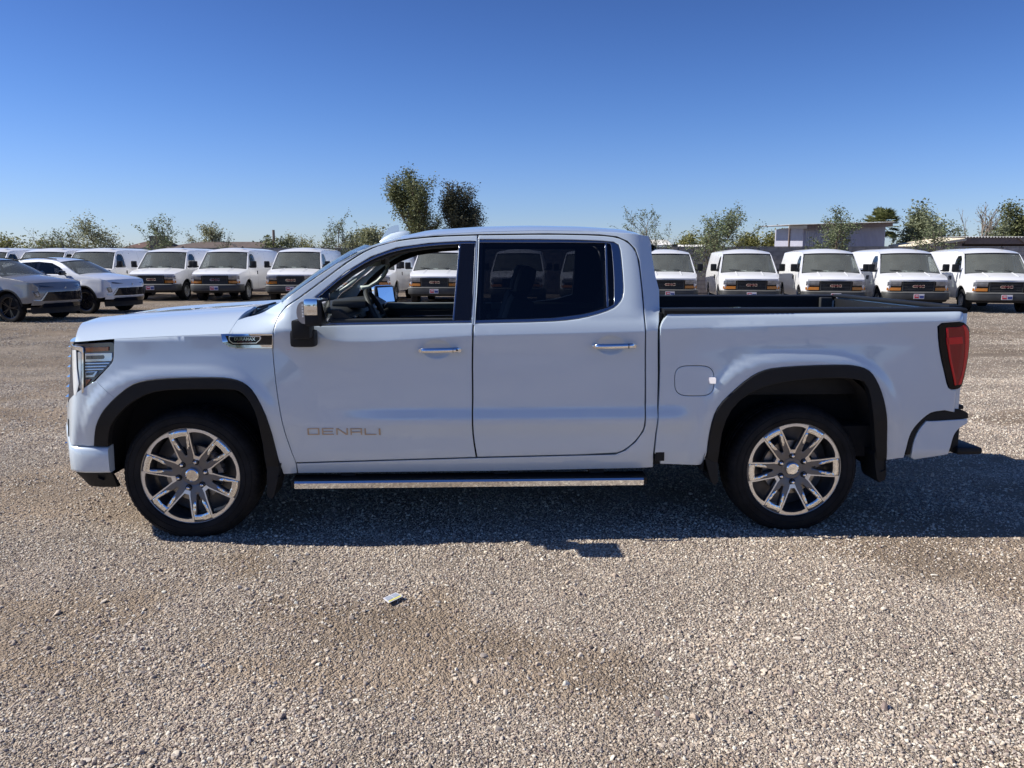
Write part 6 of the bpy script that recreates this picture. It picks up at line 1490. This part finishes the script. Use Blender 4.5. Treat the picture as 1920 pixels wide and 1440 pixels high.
# the two tall trees behind the cab
tree('eucalyptus_tree', 'taller of the two eucalyptus trees above the pickup roof, broad olive-green crown', 783, 75, 333, 74, '', 'euc', 20000, .19, .36, 21, levels=3, kids=(10, 6, 4), ang=.55, up=.55, group='two tall trees above the pickup roof', trunk_r=.22, first=.15)
tree('eucalyptus_tree', 'darker, lower tree just right of the tall olive-green eucalyptus above the pickup roof', 868, 74, 356, 52, '', 'dark', 22000, .19, .34, 34, levels=3, kids=(9, 6, 4), ang=.6, up=.4, group='two tall trees above the pickup roof', trunk_r=.22, first=.1)
# young trees in front of the wall
tree('sapling', 'open sapling whose twigs rise right behind the top of the pickup cab', 1211, 37.2, 392, 84, '', 'sapl', 1500, .085, .07, 41, levels=3, kids=(9, 4, 3), ang=.62, up=.6, group=G1, trunk_r=.035, first=.12)
tree('sapling', 'fullest leafy sapling against the wall, between the cab and the metal shed', 1340, 36.6, 396, 96, '', 'sapl', 5200, .10, .12, 42, levels=3, kids=(16, 5, 3), ang=.72, up=.5, group=G1, trunk_r=.04, first=.02)
tree('sapling', 'dense sapling growing in front of the metal shed', 1551, 36.0, 396, 80, '', 'sapl', 5200, .095, .11, 43, levels=3, kids=(15, 5, 3), ang=.75, up=.35, group=G1, trunk_r=.04, first=.1)
tree('sapling', 'low wide sapling spilling over the wall left of the carport', 1740, 36.0, 420, 100, '', 'sapl', 2300, .09, .10, 44, levels=3, kids=(12, 4, 3), ang=.95, up=.15, group=G1, trunk_r=.035, first=.3)
for u, vt_, w_, nl, sd, lb in ((25, 421, 46, 420, 51, 'nearly bare sapling at the left picture edge'), (92, 431, 60, 900, 52, 'low sapling behind the second van from the left edge'), (326, 409, 62, 2300, 53, 'upright leafy sapling in front of the house chimney'),
                             (128, 431, 40, 500, 54, 'small twiggy sapling left of the wide palo verde'), (432, 440, 36, 420, 55, 'smallest sapling, in front of the right end of the brown roof'), (643, 404, 52, 1500, 56, 'sapling with a long bare leader, left of the pickup windscreen top')):
    tree('sapling', lb, u, 41.0, vt_, w_, '', 'sapl', nl, .10, .09, sd, levels=3, kids=(11, 4, 3), ang=.6, up=.55, group=G1, trunk_r=.035, first=.1)
# growth beyond the wall
for u, D_, vt_, w_, lf, nl, sz, cl, sd, kd, lb in (
        (196, 60, 417, 84, 'wash', 4600, .16, .30, 61, (9, 6, 4), 'wide feathery palo verde tree behind the van roofs at the left'),
        (388, 66, 424, 58, 'wash', 3500, .16, .25, 62, (8, 6, 4), 'bare-looking pale tree rising behind the brown house roof'),
        (555, 66, 441, 34, 'wash', 1600, .15, .22, 63, (7, 5, 4), 'small pale twiggy tree right of the thin pole'),
        (600, 60, 447, 46, 'yg', 1800, .14, .2, 64, (7, 5, 3), 'low tan bush left of the windscreen sapling'),
        (690, 56, 430, 74, 'wash', 7000, .17, .26, 65, (9, 6, 4), 'rounded pale green tree behind the pickup windscreen'),
        (528, 64, 450, 56, 'euc', 2200, .2, .28, 66, (7, 5, 3), 'low dark bush at the foot of the thin pole'),
        (1270, 62, 441, 40, 'yg', 3600, .2, .28, 67, (8, 5, 4), 'small round yellow-green tree behind the ribbed white roof'),
        (1321, 60, 444, 34, 'yg', 2600, .2, .26, 68, (8, 5, 4), 'yellow-green tree directly behind the fullest sapling'),
        (1390, 60, 441, 46, 'yg', 4200, .2, .3, 69, (8, 5, 4), 'yellow-green tree between the fullest sapling and the porch'),
        (1457, 60, 440, 56, 'yg', 5200, .2, .32, 70, (8, 5, 4), 'yellow-green tree under the porch end of the metal shed'),
        (1718, 52, 395, 62, 'olive', 11000, .19, .30, 71, (12, 6, 4), 'dense grey-green olive tree right of the palm'),
        (1784, 58, 438, 26, 'olive', 1300, .18, .2, 72, (7, 5, 3), 'small bush showing just above the carport ridge'),
        (1862, 58, 418, 22, 'olive', 1800, .18, .2, 73, (8, 5, 3), 'small round bush at the foot of the right-hand eucalyptus'),
        (1889, 62, 387, 58, 'euc', 7500, .20, .30, 74, (11, 6, 4), 'eucalyptus with pale limbs near the right picture edge'),
        (20, 62, 446, 90, 'yg', 3500, .2, .3, 75, (8, 5, 3), 'low green hedge-like bush behind the vans at the left edge'),
        (110, 62, 450, 90, 'yg', 3500, .2, .3, 76, (8, 5, 3), 'low green bush behind the second van roof')):
    tree('tree', lb, u, D_, vt_, w_, '', lf, nl, sz, cl, sd, levels=3, kids=kd, ang=.7, up=.45, group=G2, trunk_r=.09, first=.12)
tree('bare_tree', 'leafless grey tree between the olive tree and the right-hand eucalyptus', 1822, 60, 386, 62, '', 'olive', 260, .12, .2, 81, levels=4, kids=(5, 3, 3, 2), ang=.5, up=.65, group=G2, trunk_r=.13, first=.1, bark='barkpale', multi=2)
def palm(u, D, vtop, wpx, label, seed, nf=46):
    rg = random.Random(seed); H = CAM_H+(488-vtop)/FPX*D; Rr = wpx/FPX*D/2; root = empty('fan_palm', wp_(u, D, z=0)); tag(root, label, 'palm tree', 'fan palms beyond the back wall')
    zc = H-Rr*.95; t_ = MB(); t_.tube([(0, 0, 0), (.05, 0, zc*.5), (0, 0, zc)], [.26, .22, .2], 10); t_.build('trunk', M['bark'], root, True)
    for k in range(nf):
        a = rg.random()*6.283; el_ = rg.uniform(-.9, 1.45); L = Rr*rg.uniform(.42, .55); d = Vector((math.cos(a)*math.cos(el_), math.sin(a)*math.cos(el_), math.sin(el_)))
        b = MB(); c = Vector((0, 0, zc))+d*L; b.tube([(0, 0, zc), tuple(c)], .015, 3, caps=False)
        side = d.cross(Vector((0, 0, 1))).normalized(); upv = side.cross(d).normalized(); nb = 15
        for j in range(nb):
            th_ = -1.25+2.5*j/(nb-1); dd = (d*math.cos(th_)+side*math.sin(th_)).normalized(); dr = Vector((0, 0, -.25)); l2 = Rr*.52*rg.uniform(.85, 1.1)*(1-.12*abs(th_)); w_ = Rr*.035
            pr_ = dd.cross(upv).normalized()*w_; m_ = c+dd*l2*.6; e_ = c+dd*l2+dr*l2*rg.uniform(.3, .9); b.add([c, m_+pr_, e_, m_-pr_], [(0, 1, 2, 3)])
        b.build('frond', LM['palm'], root)
    return root
palm(1640, 52, 388, 78, 'tall fan palm behind the right end of the metal shed', 91, 60)
palm(509, 68, 440, 22, 'small fan palm left of the thin pole above the house', 92, 26)

# trees on the far side of the camera, seen only as a dark line mirrored in the paint
src_t = [o for o in COL.objects if o.parent is None and o.name.startswith('tree')][:8]
for k in range(14):
    s_ = src_t[k % len(src_t)]; o = copy_tree(s_); o.location = (-46+7*k+(k*13 % 5), -38-(k*7 % 6), 0); o.scale = (1.5, 1.5, 1.15+.1*(k*5 % 4)); o.rotation_euler = (0, 0, k*1.3)
    tag(o, 'tree standing behind the camera across the lot', 'tree', 'trees behind the camera')
